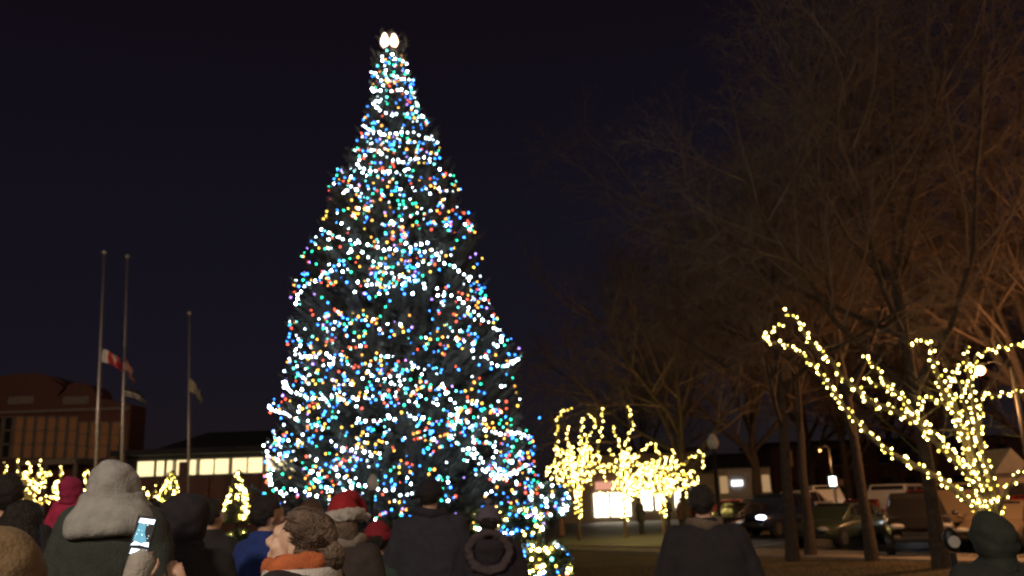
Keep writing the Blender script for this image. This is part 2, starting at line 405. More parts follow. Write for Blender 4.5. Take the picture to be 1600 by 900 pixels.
                for k in range(160):
                    a = U(0, 2 * PI); b_ = U(-.9, .9); pts_ = []
                    for j_ in range(6):
                        aa = a + j_ * .42; pts_.append(HP(.058 * math.cos(aa) * math.cos(b_), -.128 + .05 * math.sin(b_ + j_ * .12), -.02 + .058 * math.sin(aa) * math.cos(b_)))
                    st.tube(pts_, [.0008, .0018, .002, .002, .0016, .0006], 3, cap=False)
                so_ = st.build('hair_strands', HAIR['brown'], o)
    if hood == 'up':
        hm = cloth(hoodc[0], hoodc[1]); b = MB()
        b.ell(HP(0, -.02, .012), (.128 * hk, .142 * hk, .148 * hk), Rh, 30, 22, keep=lambda v: not (v.y > .66 and abs(v.x) < .75 and v.z < .72))
        b.lathe((0, hc.y - .03, hc.z - .17 * hk), [(.125 * s, -.03 * s), (.125 * s, -.02 * s), (.118 * hk, .0), (.112 * hk, .06 * hk), (.122 * hk, .12 * hk)], 30)
        o = b.build('hood', hm, t, smooth=True); sd = o.modifiers.new('thick', 'SOLIDIFY'); sd.thickness = .024
        remesh(o, .012, 2, .018, 6, fn=lambda p: .009 * noise.noise(V((p.x * 14 + p.z * 6, p.y * 14, p.z * 24))) - .012 * math.exp(-((p.z - hc.z + .12 * hk) / .018) ** 2))
    if hood == 'down':
        b = MB(); b.tube([V((.13 * s * math.cos(a), -.04 * s + .13 * s * math.sin(a), z_sh + .045 * s - .04 * s * math.sin(a) * (1 if math.sin(a) < 0 else 0) * -1)) for a in [PI + PI * k / 12 for k in range(13)]], [(.05 * s, .07 * s)] * 13, 12)
        b.ell((0, -.15 * s, z_sh - .05 * s), (.12 * s, .05 * s, .10 * s))
        remesh(b.build('hood', cm, t), .015, 2, .01, 9)
        if furhood:
            b = MB(); b.tube([V((.17 * s * math.cos(a), -.15 * s - .02 * abs(math.sin(a)), z_sh - .03 * s + .15 * s * math.sin(a))) for a in [2 * PI * k / 24 for k in range(25)]], .038 * s, 10)
            remesh(b.build('fur_trim', cloth('fur_' + cname, furhood), t), .01, 0, .014, 30)
    if yoke:
        b = MB(); b.rings([(0, -.01, z_sh - .055 * s, .20 * s * w_, .19 * s), (.01, -.012, z_sh - .02 * s, .222 * s * w_, .19 * s), (.01, -.012, z_sh + .03 * s, .21 * s * w_, .16 * s), (0, -.01, z_sh + .08 * s, .155 * s * w_, .125 * s), (0, -.01, z_sh + .12 * s, .12 * s, .12 * s)], 28)
        remesh(b.build('shoulder_yoke', cloth(*yoke), t), .015, 3, .022, 6)
    if hat == 'beanie' or hat == 'pom':
        hm = cloth(hatc[0], hatc[1]); b = MB()
        b.ell(HP(0, -.012, .045), (.097 * hk, .112 * hk, .102 * hk), Rh, 26, 18, keep=lambda v: v.z > -.22)
        b.lathe(HP(0, -.012, .03), [(.104 * hk, -.03 * hk), (.112 * hk, -.015 * hk), (.111 * hk, .02 * hk), (.10 * hk, .035 * hk)], 26)
        o = b.build('beanie', hm, t, smooth=True); sd = o.modifiers.new('thick', 'SOLIDIFY'); sd.thickness = .01
        for v in o.data.vertices: v.co += (v.co - hc).normalized() * .006 * noise.noise(v.co * 25)
        if hat == 'pom':
            b = MB(); b.ell(HP(0, -.012, .165), (.032 * hk,) * 3, nu=14, nv=10); remesh(b.build('pompom', cloth(hatc[0], hatc[1]), o), .006, 0, .012, 60)
    if hat == 'santa':
        b = MB(); b.tube([HP(.108 * math.cos(a), -.01 + .118 * math.sin(a), .028 + .018 * math.cos(a + .4)) for a in [2 * PI * k / 24 for k in range(25)]], [(.028 * hk, .042 * hk)] * 25, 10)
        hb = MB(); hb.tube([HP(0, -.01, .03), HP(0, -.01, .08), HP(.0, .0, .125), HP(.02, .03, .15), HP(.05, .085, .14), HP(.075, .13, .10), HP(.085, .15, .05)], [.112 * hk, .108 * hk, .088 * hk, .055 * hk, .036 * hk, .024 * hk, .016 * hk], 18)
        so = remesh(hb.build('santa_hat', cloth('santa_red', (.42, .02, .03)), t), .009, 2, .008, 14)
        remesh(b.build('fur_band', M['white_fur'], so), .008, 1, .01, 35)
        b = MB(); b.ell(HP(.088, .155, .02), (.028 * hk,) * 3); remesh(b.build('pompom', M['white_fur'], so), .007, 0, .01, 50)
    return t, base, s
DK = (.055, .052, .062)
# near left group
person(5, 828, 2.3, 'person in a tan hood at the bottom left corner', (.30, .21, .12), 'coat_tan', hood='up', hoodc=('hood_tan', (.26, .18, .095)), extra_top=.03)
person(12, 744, 5.0, 'bareheaded dark-haired person at the left edge', (.03, .027, .03), 'coat_black', 'dark', extra_top=.0, rz=.25)
person(38, 786, 4.2, 'person with dark brown hair in a brown coat, before the broad lit tree', (.05, .03, .026), 'coat_brown', 'dark', hood='down', extra_top=0, hairstyle='long', rz=.2)
# child on shoulders
ta, ba, sa = person(113, 800, 8.0, 'adult carrying the child in pink on the shoulders', DK, 'coat_dark', 'dark', H=1.72, rz=0)
ch_top = at(113, 743, 7.86)
Hc = 1.02
person(113, 743, 7.86, 'child in a hooded pink-red jacket sitting on an adult\'s shoulders', (.60, .04, .12), 'coat_pink', H=Hc, seated=True, child=True, hood='up', hoodc=('hood_pink', (.42, .03, .10)), base_z=ch_top.z - .03 - Hc, wide=1.15)
# big grey hood
person(181, 716, 3.9, 'tall person in a light grey hood and yoke over a dark green coat', (.05, .06, .052), 'coat_dkgreen', hood='up', hoodc=('hood_grey', (.44, .44, .43)), yoke=('yoke_grey', (.42, .43, .41)), extra_top=.035, wide=.84, rz=.12, head_yaw=-.1, shup=.10, hks=.84)
# phone holder: short person, both hands up
Yp = 2.75
pt = at(236, 975, Yp); s_ = (pt.z - gz(Yp)) / 1.78
ph_b = at(219, 866, Yp); ph_c = at(223, 838, Yp)
base = V((pt.x, Yp, 0)); zs = 1.43 * s_
w1 = ph_b - base + V((.012, -.012, -.085)); w2 = at(283, 922, Yp + .1) - base
el1 = V((-.05, .10, (zs + w1.z) / 2 - .10)); el2 = V((.30, .1, (zs + w2.z) / 2 - .1))
ap = {-1: [V((-.17 * s_, 0, zs)), V((-.13, .03, zs + .0 + .06)), w1], 1: [V((.17 * s_, 0, zs)), V((.24, .05, zs + .05)), w2],
      'hand': {-1: (V((0, 0, 1)), V((0, 1, 0)), V((1, 0, 0))), 1: (V((-.35, 0, 1)), V((-.3, 1, 0)), V((-1, 0, .3)))}, 'curl': .55}
person(236, 975, Yp, 'short person in a pale coat lifting a phone with both hands', (.50, .48, .43), 'coat_pale', 'brown', armpts=ap, fine=.008, rz=0)
# phone
t = empty('phone', ph_c, 'lit smartphone held up below the grey hood', 'phone')
t.rotation_euler = (deg(-8), deg(9), deg(3)); t.scale = (.88, .88, .88)
b = MB(); b.box((0, 0, 0), (.071, .008, .138)); b.build('case', M['plastic'], t, bevel=.004)
b = MB(); b.box((0, -.0052, 0), (.066, .0012, .13)); scr = b.build('screen', emat('screen_dark', (.01, .02, .04), .2), t)
def scrp(pts, m, nm='screen_image'):
    b = MB(); b.v = [(x, -.0062, z) for x, z in pts] + [(x, -.0058, z) for x, z in pts]; n_ = len(pts)
    b.f = [tuple(range(n_))[::-1], tuple(range(n_, 2 * n_))] + [(i, (i + 1) % n_, n_ + (i + 1) % n_, n_ + i) for i in range(n_)]; b.m = [0] * len(b.f); b.build(nm, m, scr)
ew = emat('screen_white', (.8, .92, 1.0), 3.0); eb = emat('screen_blue', (.12, .38, .5), 1.2)
scrp([(-.025, .044), (.029, .044), (.031, .060), (-.022, .060)], ew)
scrp([(-.028, -.018), (-.022, .042), (.004, .042), (.006, .012), (.020, -.016), (.004, -.026)], eb)
scrp([(-.032, -.034), (-.020, -.018), (.002, -.024), (.028, -.018), (.031, -.034), (.0, -.030)], ew)
for k in range(26):
    xx = U(-.027, .03); zz = U(-.012, .042); r_ = U(.0008, .0022); scrp([(xx - r_, zz - r_), (xx + r_, zz - r_), (xx + r_, zz + r_), (xx - r_, zz + r_)], ew) if k < 12 else None
scrp([(-.027, -.058), (.027, -.058), (.029, -.044), (-.025, -.044)], ew); scrp([(-.029, -.0625), (.026, -.0625), (.026, -.0605), (-.028, -.0605)], ew)
# dark people in the middle left
person(292, 770, 4.6, 'person in a black hooded coat right of the phone', (.028, .024, .034), 'coat_black', hood='up', hoodc=('hood_black', (.025, .022, .03)), extra_top=.03, wide=1.15, rz=-.1)
person(330, 782, 6.4, 'bareheaded person in dark clothes right of the black hood', (.03, .027, .035), 'coat_black', 'dark', rz=-.3)
person(238, 782, 7.5, 'dark figure between the grey hood and the black hood', (.06, .045, .04), 'coat_brown', 'dark')
person(418, 776, 5.4, 'dark-haired person in a blue jacket at the left foot of the tall tree', (.02, .05, .25), 'coat_blue', 'dark', rz=deg(-30), head_yaw=deg(-10), wide=1.0)
person(486, 783, 6.6, 'brown-haired person behind the woman in profile', (.08, .05, .045), 'coat_brown2', 'brown')
# woman in profile
person(474, 792, 3.0, 'woman in profile with a grey-brown bun, orange scarf and black coat', (.035, .032, .034), 'coat_charcoal', 'grey', rz=deg(74), head_yaw=deg(8), head_pitch=deg(16), fine=.0075, hairstyle='bun', scarf='scarf_orange', scarfc=(.62, .17, .06), skinm=M['skin_pale'], scr=.8, collar='collar_white', collarc=(.7, .67, .62), extra_top=.01, shup=.055)
# santa hat
person(538, 772, 5.4, 'person in a red santa hat with white band and dark brown coat', (.055, .043, .038), 'coat_brown3', 'grey', hat='santa', extra_top=.05, scarf='scarf_grey', scarfc=(.30, .26, .22), rz=deg(-12), hairstyle='long')
person(590, 815, 7.0, 'child in a red hat and green coat left of the tall man', (.05, .09, .075), 'coat_green', 'dark', hat='beanie', hatc=('hat_red', (.32, .02, .03)), child=True, extra_top=.02)
# tall man
person(671, 750, 7.0, 'tall man in a long dark grey coat before the tall tree', (.040, .041, .056), 'coat_slate', 'dark', hat='beanie', hatc=('hat_black', (.02, .018, .025)), extra_top=.01, wide=1.22, scarf='scarf_black', scarfc=(.03, .028, .04))
person(763, 781, 6.8, 'person in a purple-grey pompom beanie with a furry hood down', (.030, .025, .037), 'coat_plum', 'dark', hat='pom', hatc=('hat_plum', (.13, .11, .16)), extra_top=.06, hood='down', furhood=(.085, .065, .072), wide=1.1)
# right man
person(1096, 760, 5.8, 'broad man in a dark coat with a pale scarf, alone at the right', (.024, .021, .026), 'coat_right', 'dark', wide=1.2, scarf='scarf_pale', scr=.75, scarfc=(.17, .13, .09), rz=deg(-8), head_yaw=deg(-12))
person(1546, 800, 4.6, 'person in a dark green hood at the bottom right under the lit tree', (.028, .032, .026), 'coat_moss', hood='up', hoodc=('hood_moss', (.03, .038, .027)), extra_top=.03, wide=1.25)
# far figures by the shop
for i, (px, hpx, c, lb) in enumerate([(1000, 1.72, (.03, .03, .04), 'far figure nearest the glaring shop windows'), (1040, 1.78, (.04, .03, .03), 'far figure standing by the thin trunk'), (1064, 1.65, (.12, .05, .05), 'far figure in a reddish coat'), (1085, 1.75, (.05, .05, .06), 'far figure close to the lamp post')]):
    person(px, 790, 44 + i, lb, c, 'coat_far%d' % i, 'dark', H=hpx, fine=.03, group='far figures by the shop', rz=U(-2, 2))

PEOPLE_END = 0
random.seed(21)
# ------------------------------------------------------------------ ground
g = MB(); xs = [-600, -200, -60, -30, -15, -5, 0, 5, 15, 30, 60, 200, 600]
ys = [-100, -20, 0, 5, 9, 11] + [11 + i for i in range(1, 12)] + [24, 30, 40, 60, 100, 200, 500, 1400]
for y in ys:
    for x in xs: g.v.append((x, y, gz(y)))
n = len(xs)
for j in range(len(ys) - 1):
    for i in range(n - 1): g.f.append((j * n + i, j * n + i + 1, (j + 1) * n + i + 1, (j + 1) * n + i)); g.m.append(0)
struct(g.build('ground', M['grass'], smooth=True))
# street: kerb line X+Y=K, running down to the right
def sheet(name, m, a0, a1, s0, s1, z, h=0):
    # a = X+Y range, s = X-Y range
    b = MB()
    P = lambda a, s, zz: ((a + s) / 2, (a - s) / 2, zz)
    if h:
        b.add([P(a0, s0, z - h), P(a1, s0, z - h), P(a1, s1, z - h), P(a0, s1, z - h), P(a0, s0, z), P(a1, s0, z), P(a1, s1, z), P(a0, s1, z)],
              [(4, 7, 6, 5), (0, 4, 5, 1), (1, 5, 6, 2), (2, 6, 7, 3), (3, 7, 4, 0)])
    else: b.add([P(a0, s0, z), P(a1, s0, z), P(a1, s1, z), P(a0, s1, z)], [(0, 3, 2, 1)])
    return struct(b.build(name, m))
sheet('road', M['asphalt'], 37.6, 75, -110, 60, -.5 + .006)
sheet('pavement', M['concrete'], 35.4, 37.4, -60, 40, -.5 + .05, .1)
sheet('kerb', M['stone'], 37.4, 37.6, -60, 40, -.5 + .11, .2)
for i in range(14):
    s = -28 + i * 4.0
    sheet('parking_line', M['paint'], 38.0, 45.5, s, s + .15, -.5 + .012)
# grass blades in the open lawn at the right
gb = MB()
for i in range(26000):
    x = U(0.5, 13); y = U(9, 26)
    if x + y > 35.2: continue
    h = U(.03, .09); a = U(0, PI); w = .006; dx, dy = math.cos(a) * w, math.sin(a) * w; z = gz(y) - .005; lx, ly = U(-.04, .04), U(-.04, .04)
    gb.add([(x - dx, y - dy, z), (x + dx, y + dy, z), (x + lx, y + ly, z + h)], [(0, 1, 2)])
o = gb.build('lawn_grass', M['blade']); tag(o, 'short dry grass on the lawn between crowd and street', 'grass', kind='stuff')
# fallen leaves
lf = MB()
for i in range(2500):
    x = U(0, 14); y = U(9, 26)
    if x + y > 37: continue
    z = gz(y) + .015 + (.05 if x + y > 35.4 else 0); a = U(0, 2 * PI); r = U(.03, .06)
    lf.add([(x + r * math.cos(a), y + r * math.sin(a), z), (x + r * .5 * math.cos(a + 1.6), y + r * .5 * math.sin(a + 1.6), z + U(0, .02)), (x - r * math.cos(a), y - r * math.sin(a), z + .01), (x - r * .5 * math.cos(a + 1.6), y - r * .5 * math.sin(a + 1.6), z + U(0, .02))], [(0, 1, 2, 3)])
M['leaf'] = mat('dead_leaf', (.22, .13, .06), .9, (.12, .07, .035), 2)
tag(lf.build('fallen_leaves', M['leaf']), 'dry brown leaves scattered over the lawn', 'leaves', kind='stuff')

# ------------------------------------------------------------------ the big tree
TY = 20.0
RE = [(60, 620), (90, 634), (110, 642), (150, 650), (180, 662), (205, 684), (228, 692), (262, 706), (300, 726), (345, 742), (380, 752), (420, 742), (455, 756), (480, 778), (510, 796), (545, 812), (590, 818), (625, 812), (655, 850), (690, 838), (735, 838), (770, 852), (800, 846), (830, 820)]
LE = [(60, 600), (85, 590), (110, 580), (150, 578), (190, 566), (225, 554), (250, 532), (290, 514), (335, 500), (370, 494), (400, 468), (440, 460), (480, 450), (500, 446), (545, 452), (600, 444), (640, 416), (690, 406), (720, 412), (770, 414), (800, 420), (830, 440)]
def prof(E):
    return sorted([(at(x, y, TY).z, at(x, y, TY).x) for y, x in E])
RW, LW = prof(RE), prof(LE)
def interp(A, z):
    if z <= A[0][0]: return A[0][1]
    for (a, b), (c, d) in zip(A, A[1:]):
        if z <= c: return b + (d - b) * (z - a) / (c - a)
    return A[-1][1]
apex = at(609, 66, TY); basec = at(636, 880, TY); basec.z = gz(TY)
def cx(z): return basec.x + (apex.x - basec.x) * (z - basec.z) / (apex.z - basec.z)
def trad(z, phi):
    c = cx(z); rl = max(.05, c - interp(LW, z)); rr = max(.05, interp(RW, z) - c); av = (rl + rr) / 2
    s = math.sin(phi); side = rr if s > 0 else rl
    return (av + (side - av) * abs(s)) * (1 + .11 * noise.noise(V((math.cos(phi) * 1.6, math.sin(phi) * 1.6, z * 1.25))) + .05 * noise.noise(V((math.cos(phi) * 4, math.sin(phi) * 4, z * 3.1))))
def tsurf(px, py, k=.97):
    Y = TY - 1
    for _ in range(8):
        P = at(px, py, Y); c = cx(P.z); dx = P.x - c
        side = max(.05, interp(RW, P.z) - c) if dx > 0 else max(.05, c - interp(LW, P.z))
        s = max(-.985, min(.985, dx / side)); phi = math.asin(s)
        Y = TY - k * trad(P.z, phi) * math.cos(phi)
    return at(px, py, Y)
root = empty('christmas_tree', basec, 'towering spruce christmas tree hung with white and coloured bulbs in the middle', 'tree')
tr = MB()
H = apex.z - basec.z
tr.tube([V((cx(basec.z + H * i / 8), TY, basec.z + H * i / 8)) - basec for i in range(9)], [.26 * (1 - i / 8.3) + .01 for i in range(9)], 10)
tr.build('trunk', M['bark'], root, smooth=True)
nd = MB(); br = MB()
def kite(mb, a, b, w, nrm):
    d = b - a
    s1 = d.cross(nrm)
    if s1.length < 1e-6: return
    s1 = s1.normalized() * w; m_ = a + d * .45
    mb.add([a, m_ + s1, b, m_ - s1], [(0, 1, 2, 3)])
def brush(mb, a, b, w):
    d = b - a; n1 = V((U(-1, 1), U(-1, 1), U(-1, 1)));
    kite(mb, a, b, w, n1); kite(mb, a, b, w * .9, n1.cross(d).normalized() if d.length > 0 else n1)
    # needle spikes
    for k in range(3):
        q = a + d * U(.2, .9); e = q + d.normalized() * U(.03, .06) + V((U(-1, 1), U(-1, 1), U(-1, 1))) * .05
        kite(mb, q, e, .008, V((U(-1, 1), U(-1, 1), U(-1, 1))))
def bough(z, phi, R, rise, w=1.0):
    c = cx(z)
    base = V((c, TY, z)); out = V((math.sin(phi), -math.cos(phi), 0)); side = V((out.y, -out.x, 0))
    n_ = 7; P = []; bend = U(-.12, .12)
    for i in range(n_ + 1):
        t = i / n_
        P.append(base + out * (R * t) + side * (bend * R * t * t) + V((0, 0, rise * R * (t ** 1.8) - .12 * R * math.sin(t * PI) )))
    br.tube([p - basec for p in P], [.03 * R ** .5 * (1 - i / (n_ + .5)) + .004 for i in range(n_ + 1)], 4, cap=False)
    nt_ = max(5, int(R * 12 * w))
    for k in range(nt_):
        t = .3 + .7 * (k + U(0, 1)) / nt_; f = t * n_; i = min(n_ - 1, int(f)); q = P[i].lerp(P[i + 1], f - i)
        fw = (P[i + 1] - P[i]).normalized(); sg = random.choice((-1, 1)); L = (.16 + .34 * (1 - t) * min(1, R / 2)) * U(.7, 1.3)
        dirn = (fw * U(.6, 1.1) + side * sg * U(.4, 1) + V((0, 0, U(-.35, .25)))).normalized()
        e = q + dirn * L
        brush(nd, q - basec, e - basec, U(.022, .04))
        if L > .25:
            for kk in range(3):
                q2 = q.lerp(e, U(.2, .9)); e2 = q2 + (dirn + V((U(-.9, .9), U(-.9, .9), U(-.5, .4)))).normalized() * U(.09, .18)
                brush(nd, q2 - basec, e2 - basec, U(.015, .03))
    e = P[-1]; fw = (P[-1] - P[-2]).normalized()
    brush(nd, P[-2] - basec, e + fw * .12 - basec, .035)
NB = 1500
for i in range(NB):
    t = (i + U(0, 1)) / NB; hh = 1 - (1 - t) ** .62     # more low down
    z = basec.z + .75 + (H - 1.0) * hh
    phi = i * 2.39996 + U(-.3, .3)
    R = trad(z + .22 + .22 * trad(z, phi), phi) * U(.82, .98)
    if random.random() < .06: R *= U(1.04, 1.12)
    zz = z - .12 * R * (1 - hh)
    bough(zz, phi, R, U(.12, .3) + .35 * hh, 1.0)
for i in range(26):
    z = apex.z - U(0.05, 1.3); bough(z, i * 2.4, trad(z, i * 2.4) * U(.6, 1.0) + .04, U(.8, 1.6), 1.5)
br.build('branches', M['bark'], root, smooth=True)
nd.build('needles', M['needle'], root)

# topper: two tall lobes of warm light on a short frame
tp = at(609, 64, TY - .45); t = empty('tree_topper', tp, 'glowing warm white topper with two upright lobes at the tip of the tall tree', 'tree topper')
EM['top'] = emat('topper_light', (1.0, .62, .42), 9)
for px0, px1, pyt in ((602, 599, 52), (615, 612, 53)):
    b = MB(); a = at(px0 - 1 if px0 < 609 else px0 + 1, 73, TY - .45) - tp; c = at(px1 + (2 if px0 < 609 else 3), pyt, TY - .45) - tp
    b.tube([a.lerp(c, k / 6) for k in range(7)], [.04, .085, .10, .095, .08, .055, .02], 8); b.build('lobe', EM['top'], t, smooth=True)
b = MB(); b.tube([at(609, 84, TY - .45) - tp, at(609, 70, TY - .45) - tp], .02, 6); b.box(at(609, 73, TY - .45) - tp, (.26, .04, .03)); b.build('frame', M['iron'], t)

# ---- strings on the tree
WS = [
 [(598, 88), (600, 106), (606, 122), (600, 134)], [(606, 80), (618, 92), (635, 97), (641, 108)],
 [(582, 114), (595, 124), (612, 118), (626, 122), (646, 125)], [(580, 140), (600, 143), (622, 139), (644, 146)],
 [(583, 158), (590, 172), (610, 180), (632, 178), (656, 176)], [(568, 196), (582, 206), (600, 210), (622, 209), (645, 206), (662, 214), (686, 223)],
 [(548, 275), (558, 256), (572, 240), (586, 230)], [(592, 236), (600, 244), (620, 251), (642, 251), (662, 244), (675, 254), (692, 268)],
 [(562, 263), (585, 266), (605, 270), (640, 264)], [(537, 302), (550, 290), (560, 300), (575, 310)],
 [(503, 358), (518, 366), (537, 375), (568, 382), (602, 390), (624, 393), (649, 385), (671, 376)],
 [(549, 387), (540, 404), (524, 419), (506, 430), (480, 446), (462, 463), (466, 480)],
 [(568, 393), (587, 409), (611, 424), (636, 434), (661, 441), (667, 454)], [(560, 441), (580, 446), (597, 442)],
 [(674, 390), (692, 409), (711, 416), (724, 430), (738, 446)], [(684, 461), (711, 463), (736, 483), (748, 495), (766, 508)],
 [(772, 512), (780, 519), (785, 528), (778, 541), (768, 538)], [(740, 536), (740, 550), (740, 564)], [(757, 557), (770, 569), (785, 573), (800, 566), (814, 559)],
 [(462, 526), (472, 538), (459, 551), (478, 559), (497, 556)], [(604, 556), (587, 560), (574, 574), (580, 586), (594, 594), (624, 587)],
 [(442, 596), (451, 611), (472, 617), (487, 623), (515, 622), (533, 624), (558, 623), (587, 616)],
 [(611, 598), (647, 612), (679, 630), (700, 645), (721, 656), (739, 664), (760, 672), (785, 678), (800, 678), (818, 676)],
 [(420, 636), (433, 642), (448, 649), (466, 656), (488, 657)], [(690, 600), (700, 620), (715, 640), (712, 662), (706, 680), (716, 700)],
 [(716, 694), (728, 706), (738, 714), (750, 727), (768, 741), (789, 745), (806, 738), (823, 725)],
 [(734, 700), (748, 712), (760, 730), (776, 748), (795, 752)], [(742, 690), (742, 705), (730, 722), (716, 716)],
 [(411, 695), (417, 712), (421, 728), (418, 745), (428, 762), (440, 776), (458, 765), (480, 772), (502, 777)],
 [(436, 686), (438, 706), (432, 722), (426, 738), (424, 756)], [(540, 770), (551, 756), (583, 764), (608, 765), (625, 772), (654, 769), (642, 757)],
 [(515, 690), (540, 704), (560, 700), (585, 712), (600, 702)], [(530, 742), (550, 752), (566, 744)], [(500, 740), (500, 760), (520, 768)],
 [(640, 650), (655, 655), (670, 648)], [(560, 655), (580, 660), (604, 652), (625, 656)], [(760, 690), (775, 700), (770, 720), (782, 738)],
]
WD = ['just below the topper on the left', 'curling right below the topper', 'across the narrow neck of the crown', 'second row across the narrow top', 'sagging low across the narrow top', 'long row crossing the upper crown to its right edge',
 'climbing the upper left edge', 'deep swag across the upper crown', 'short flat row under the upper swag', 'hooked short run on the upper left', 'longest bright swag across the middle of the tree',
 'falling to the left edge from the long middle swag', 'straight diagonal falling right below the long middle swag', 'short row under the diagonal', 'sloping down the right side at flagpole height', 'stepping down the right edge under a gap',
 'small hook at the right edge', 'short upright run near the right edge', 'small swag ending at the right edge', 'looped run at the left edge above the waist', 'curl of bulbs near the middle of the tree',
 'wavy row starting at the left edge', 'long row descending right to the wide lower skirt', 'short row at the lower left edge', 'zigzag down the lower right', 'brightest knot on the lower right skirt',
 'second strand inside the bright lower right knot', 'short loop left of the bright lower right knot', 'running down the lower left edge above the blue jacket', 'inner strand beside the lower left edge', 'low row behind the tall man',
 'zigzag in the lower middle', 'tiny run above the santa hat', 'short upright run left of the santa hat', 'tiny run in the lower centre', 'shallow row in the lower middle', 'upright curl right of the bright knot']
for s, d in zip(WS, WD):
    pts = []
    L3 = [tsurf(x, y, 1.05) for x, y in s]
    pts = along(L3, .15, .028)
    light_string('light_string', pts, ['white'] * 6 + ['white_dim'] * 4 + ['teal'], .0215, 'white bulbs on the tall tree, ' + d, 'white strings on the tall tree')
# coloured
def inside(px, py):
    z = at(px, py, TY)
    return cx(z.z) - trad(z.z, -PI / 2) + .03 < z.x < cx(z.z) + trad(z.z, PI / 2) - .03
bands = [(88, 190), (190, 250), (250, 300), (300, 345), (345, 390), (390, 430), (430, 470), (470, 510), (510, 548), (548, 585), (585, 618), (618, 648), (648, 678), (678, 706), (706, 734), (734, 764), (764, 812)]
BD = ['ringing the narrow topmost crown', 'just under the narrow crown', 'on the upper tier where the tree starts to widen', 'above the long white swag', 'around the long white swag', 'level with the tops of the flagpoles', 'just below flagpole top height',
 'level with the top of the third flagpole', 'across the dark waist of the tree', 'level with the red flag', 'level with the pale flag', 'above the wide lower skirt', 'where the lower skirt flares out', 'halfway down the flared skirt', 'through the bright lower right knot', 'just above the heads of the crowd', 'lowest ring, between the heads of the crowd']
CC = ['blue'] * 32 + ['green'] * 18 + ['teal'] * 8 + ['orange'] * 17 + ['amber'] * 12 + ['red'] * 17 + ['white'] * 9 + ['white_dim'] * 6 + ['violet'] * 5
for bi, ((y0, y1), d) in enumerate(zip(bands, BD)):
    pts = []; ntry = 0; target = [72, 60, 66, 70, 76, 80, 84, 78, 78, 84, 90, 92, 96, 98, 98, 98, 88][bi]
    while len(pts) < target and ntry < 3000:
        ntry += 1; px = U(398, 872); py = U(y0, y1)
        if not inside(px, py): continue
        nn = noise.noise(V((px * .018, py * .022, 3.3)))
        edge = min(px - (cx(at(px, py, TY).z) * 0 + px) + 99, 99)
        if nn < -.08 and random.random() < .8: continue
        pts.append(tsurf(px, py, U(.93, 1.03)))
    pts.sort(key=lambda p: p.x)
    for k in range(8):      # a few round the sides towards the back
        z = U(min(p.z for p in pts), max(p.z for p in pts)); ph = random.choice((-1, 1)) * U(1.6, 2.4); c = cx(z); R = trad(z, ph)
        pts.append(V((c + R * math.sin(ph), TY - R * math.cos(ph), z)))
    pts = pts[:100]
    light_string('coloured_light_string', pts, CC, .019, 'coloured bulbs on the tall tree, ' + d, 'coloured strings on the tall tree', order=.5)

fine_bands = [(84, 160, 'on its thin topmost neck'), (160, 225, 'in its upper crown'), (225, 290, 'where it first widens'), (290, 350, 'above its middle'), (350, 410, 'at its middle'), (410, 480, 'below its middle'), (480, 550, 'round its dark waist'),
  (550, 610, 'at red flag height'), (610, 660, 'on top of its flared skirt'), (660, 705, 'on its flared skirt, upper half'), (705, 745, 'on its flared skirt, lower half'), (745, 800, 'low behind the heads of the crowd')]
FC = ['white_dim'] * 6 + ['blue'] * 5 + ['teal'] * 2 + ['violet'] + ['red'] + ['orange']
for y0, y1, d in fine_bands:
    pts = []; ntry = 0
    while len(pts) < (34 if y0 < 160 else 52) and ntry < 3000:
        ntry += 1; px = U(398, 872); py = U(y0, y1)
        if not inside(px, py): continue
        if noise.noise(V((px * .018, py * .022, 3.3))) < -.08 and random.random() < .8: continue
        pts.append(tsurf(px, py, U(.9, 1.02)))
    light_string('fine_light_string', pts[:100], FC, .0135, 'fine blue-white bulbs on the tall tree, ' + d, 'fine blue-white strings on the tall tree', order=.5)
# ------------------------------------------------------------------ low shrubs with lights at the foot
def leafy(mb, c, r, n, s=.06):
    for i in range(n):
        d = V((random.gauss(0, 1), random.gauss(0, 1), random.gauss(0, 1))).normalized() * (U(.3, 1) ** .5)
        p = V(c) + V((d.x * r[0], d.y * r[1], d.z * r[2])); e = p + (d + V((U(-.7, .7), U(-.7, .7), U(-.3, .7)))).normalized() * s * U(.7, 1.5)
        kite(mb, p, e, s * .32, V((U(-1, 1), U(-1, 1), U(-1, 1))))
def shrub(px, py, rx_px, ry_px, Y, cols, nb, label, lab2):
    c = at(px, py, Y); k = Y / FPX; rx, rz = rx_px * k, ry_px * k
    g_ = V((c.x, Y, gz(Y))); t = empty('shrub', g_, label, 'shrub')
    b = MB(); cc = c - g_
    leafy(b, cc, (rx, rx * .8, rz), int(900 + 2600 * rx), .08); b.build('foliage', M['shrub'], t)
    b = MB()
    for i in range(9):
        a = U(0, 2 * PI); b.tube([(0, 0, 0), (.2 * rx * math.cos(a), .2 * rx * math.sin(a), cc.z * .5), (.7 * rx * math.cos(a), .6 * rx * math.sin(a), cc.z)], [.02, .014, .006], 4)
    b.build('stems', M['bark'], t)
    pts = []
    for i in range(nb):
        a = U(-PI * .15, PI * 1.15); e = U(-.9, 1.2)
        pts.append(c + V((rx * math.cos(a) * math.cos(e), -abs(rx * .8 * math.sin(a) * math.cos(e)), rz * math.sin(e))) * U(.92, 1.04))
    pts.sort(key=lambda p: p.x)
    light_string('light_string', pts, cols, .022, lab2, 'strings on the low shrubs', order=.5)
MC = ['blue'] * 3 + ['white'] * 3 + ['teal', 'green', 'orange', 'amber', 'red', 'violet', 'warm', 'warm']
shrub(816, 817, 36, 24, 16.5, ['warm'] * 5 + MC[:8] + ['violet'], 62, 'round shrub with warm and violet bulbs right of the beanie', 'warm and mixed bulbs on the round shrub right of the beanie')
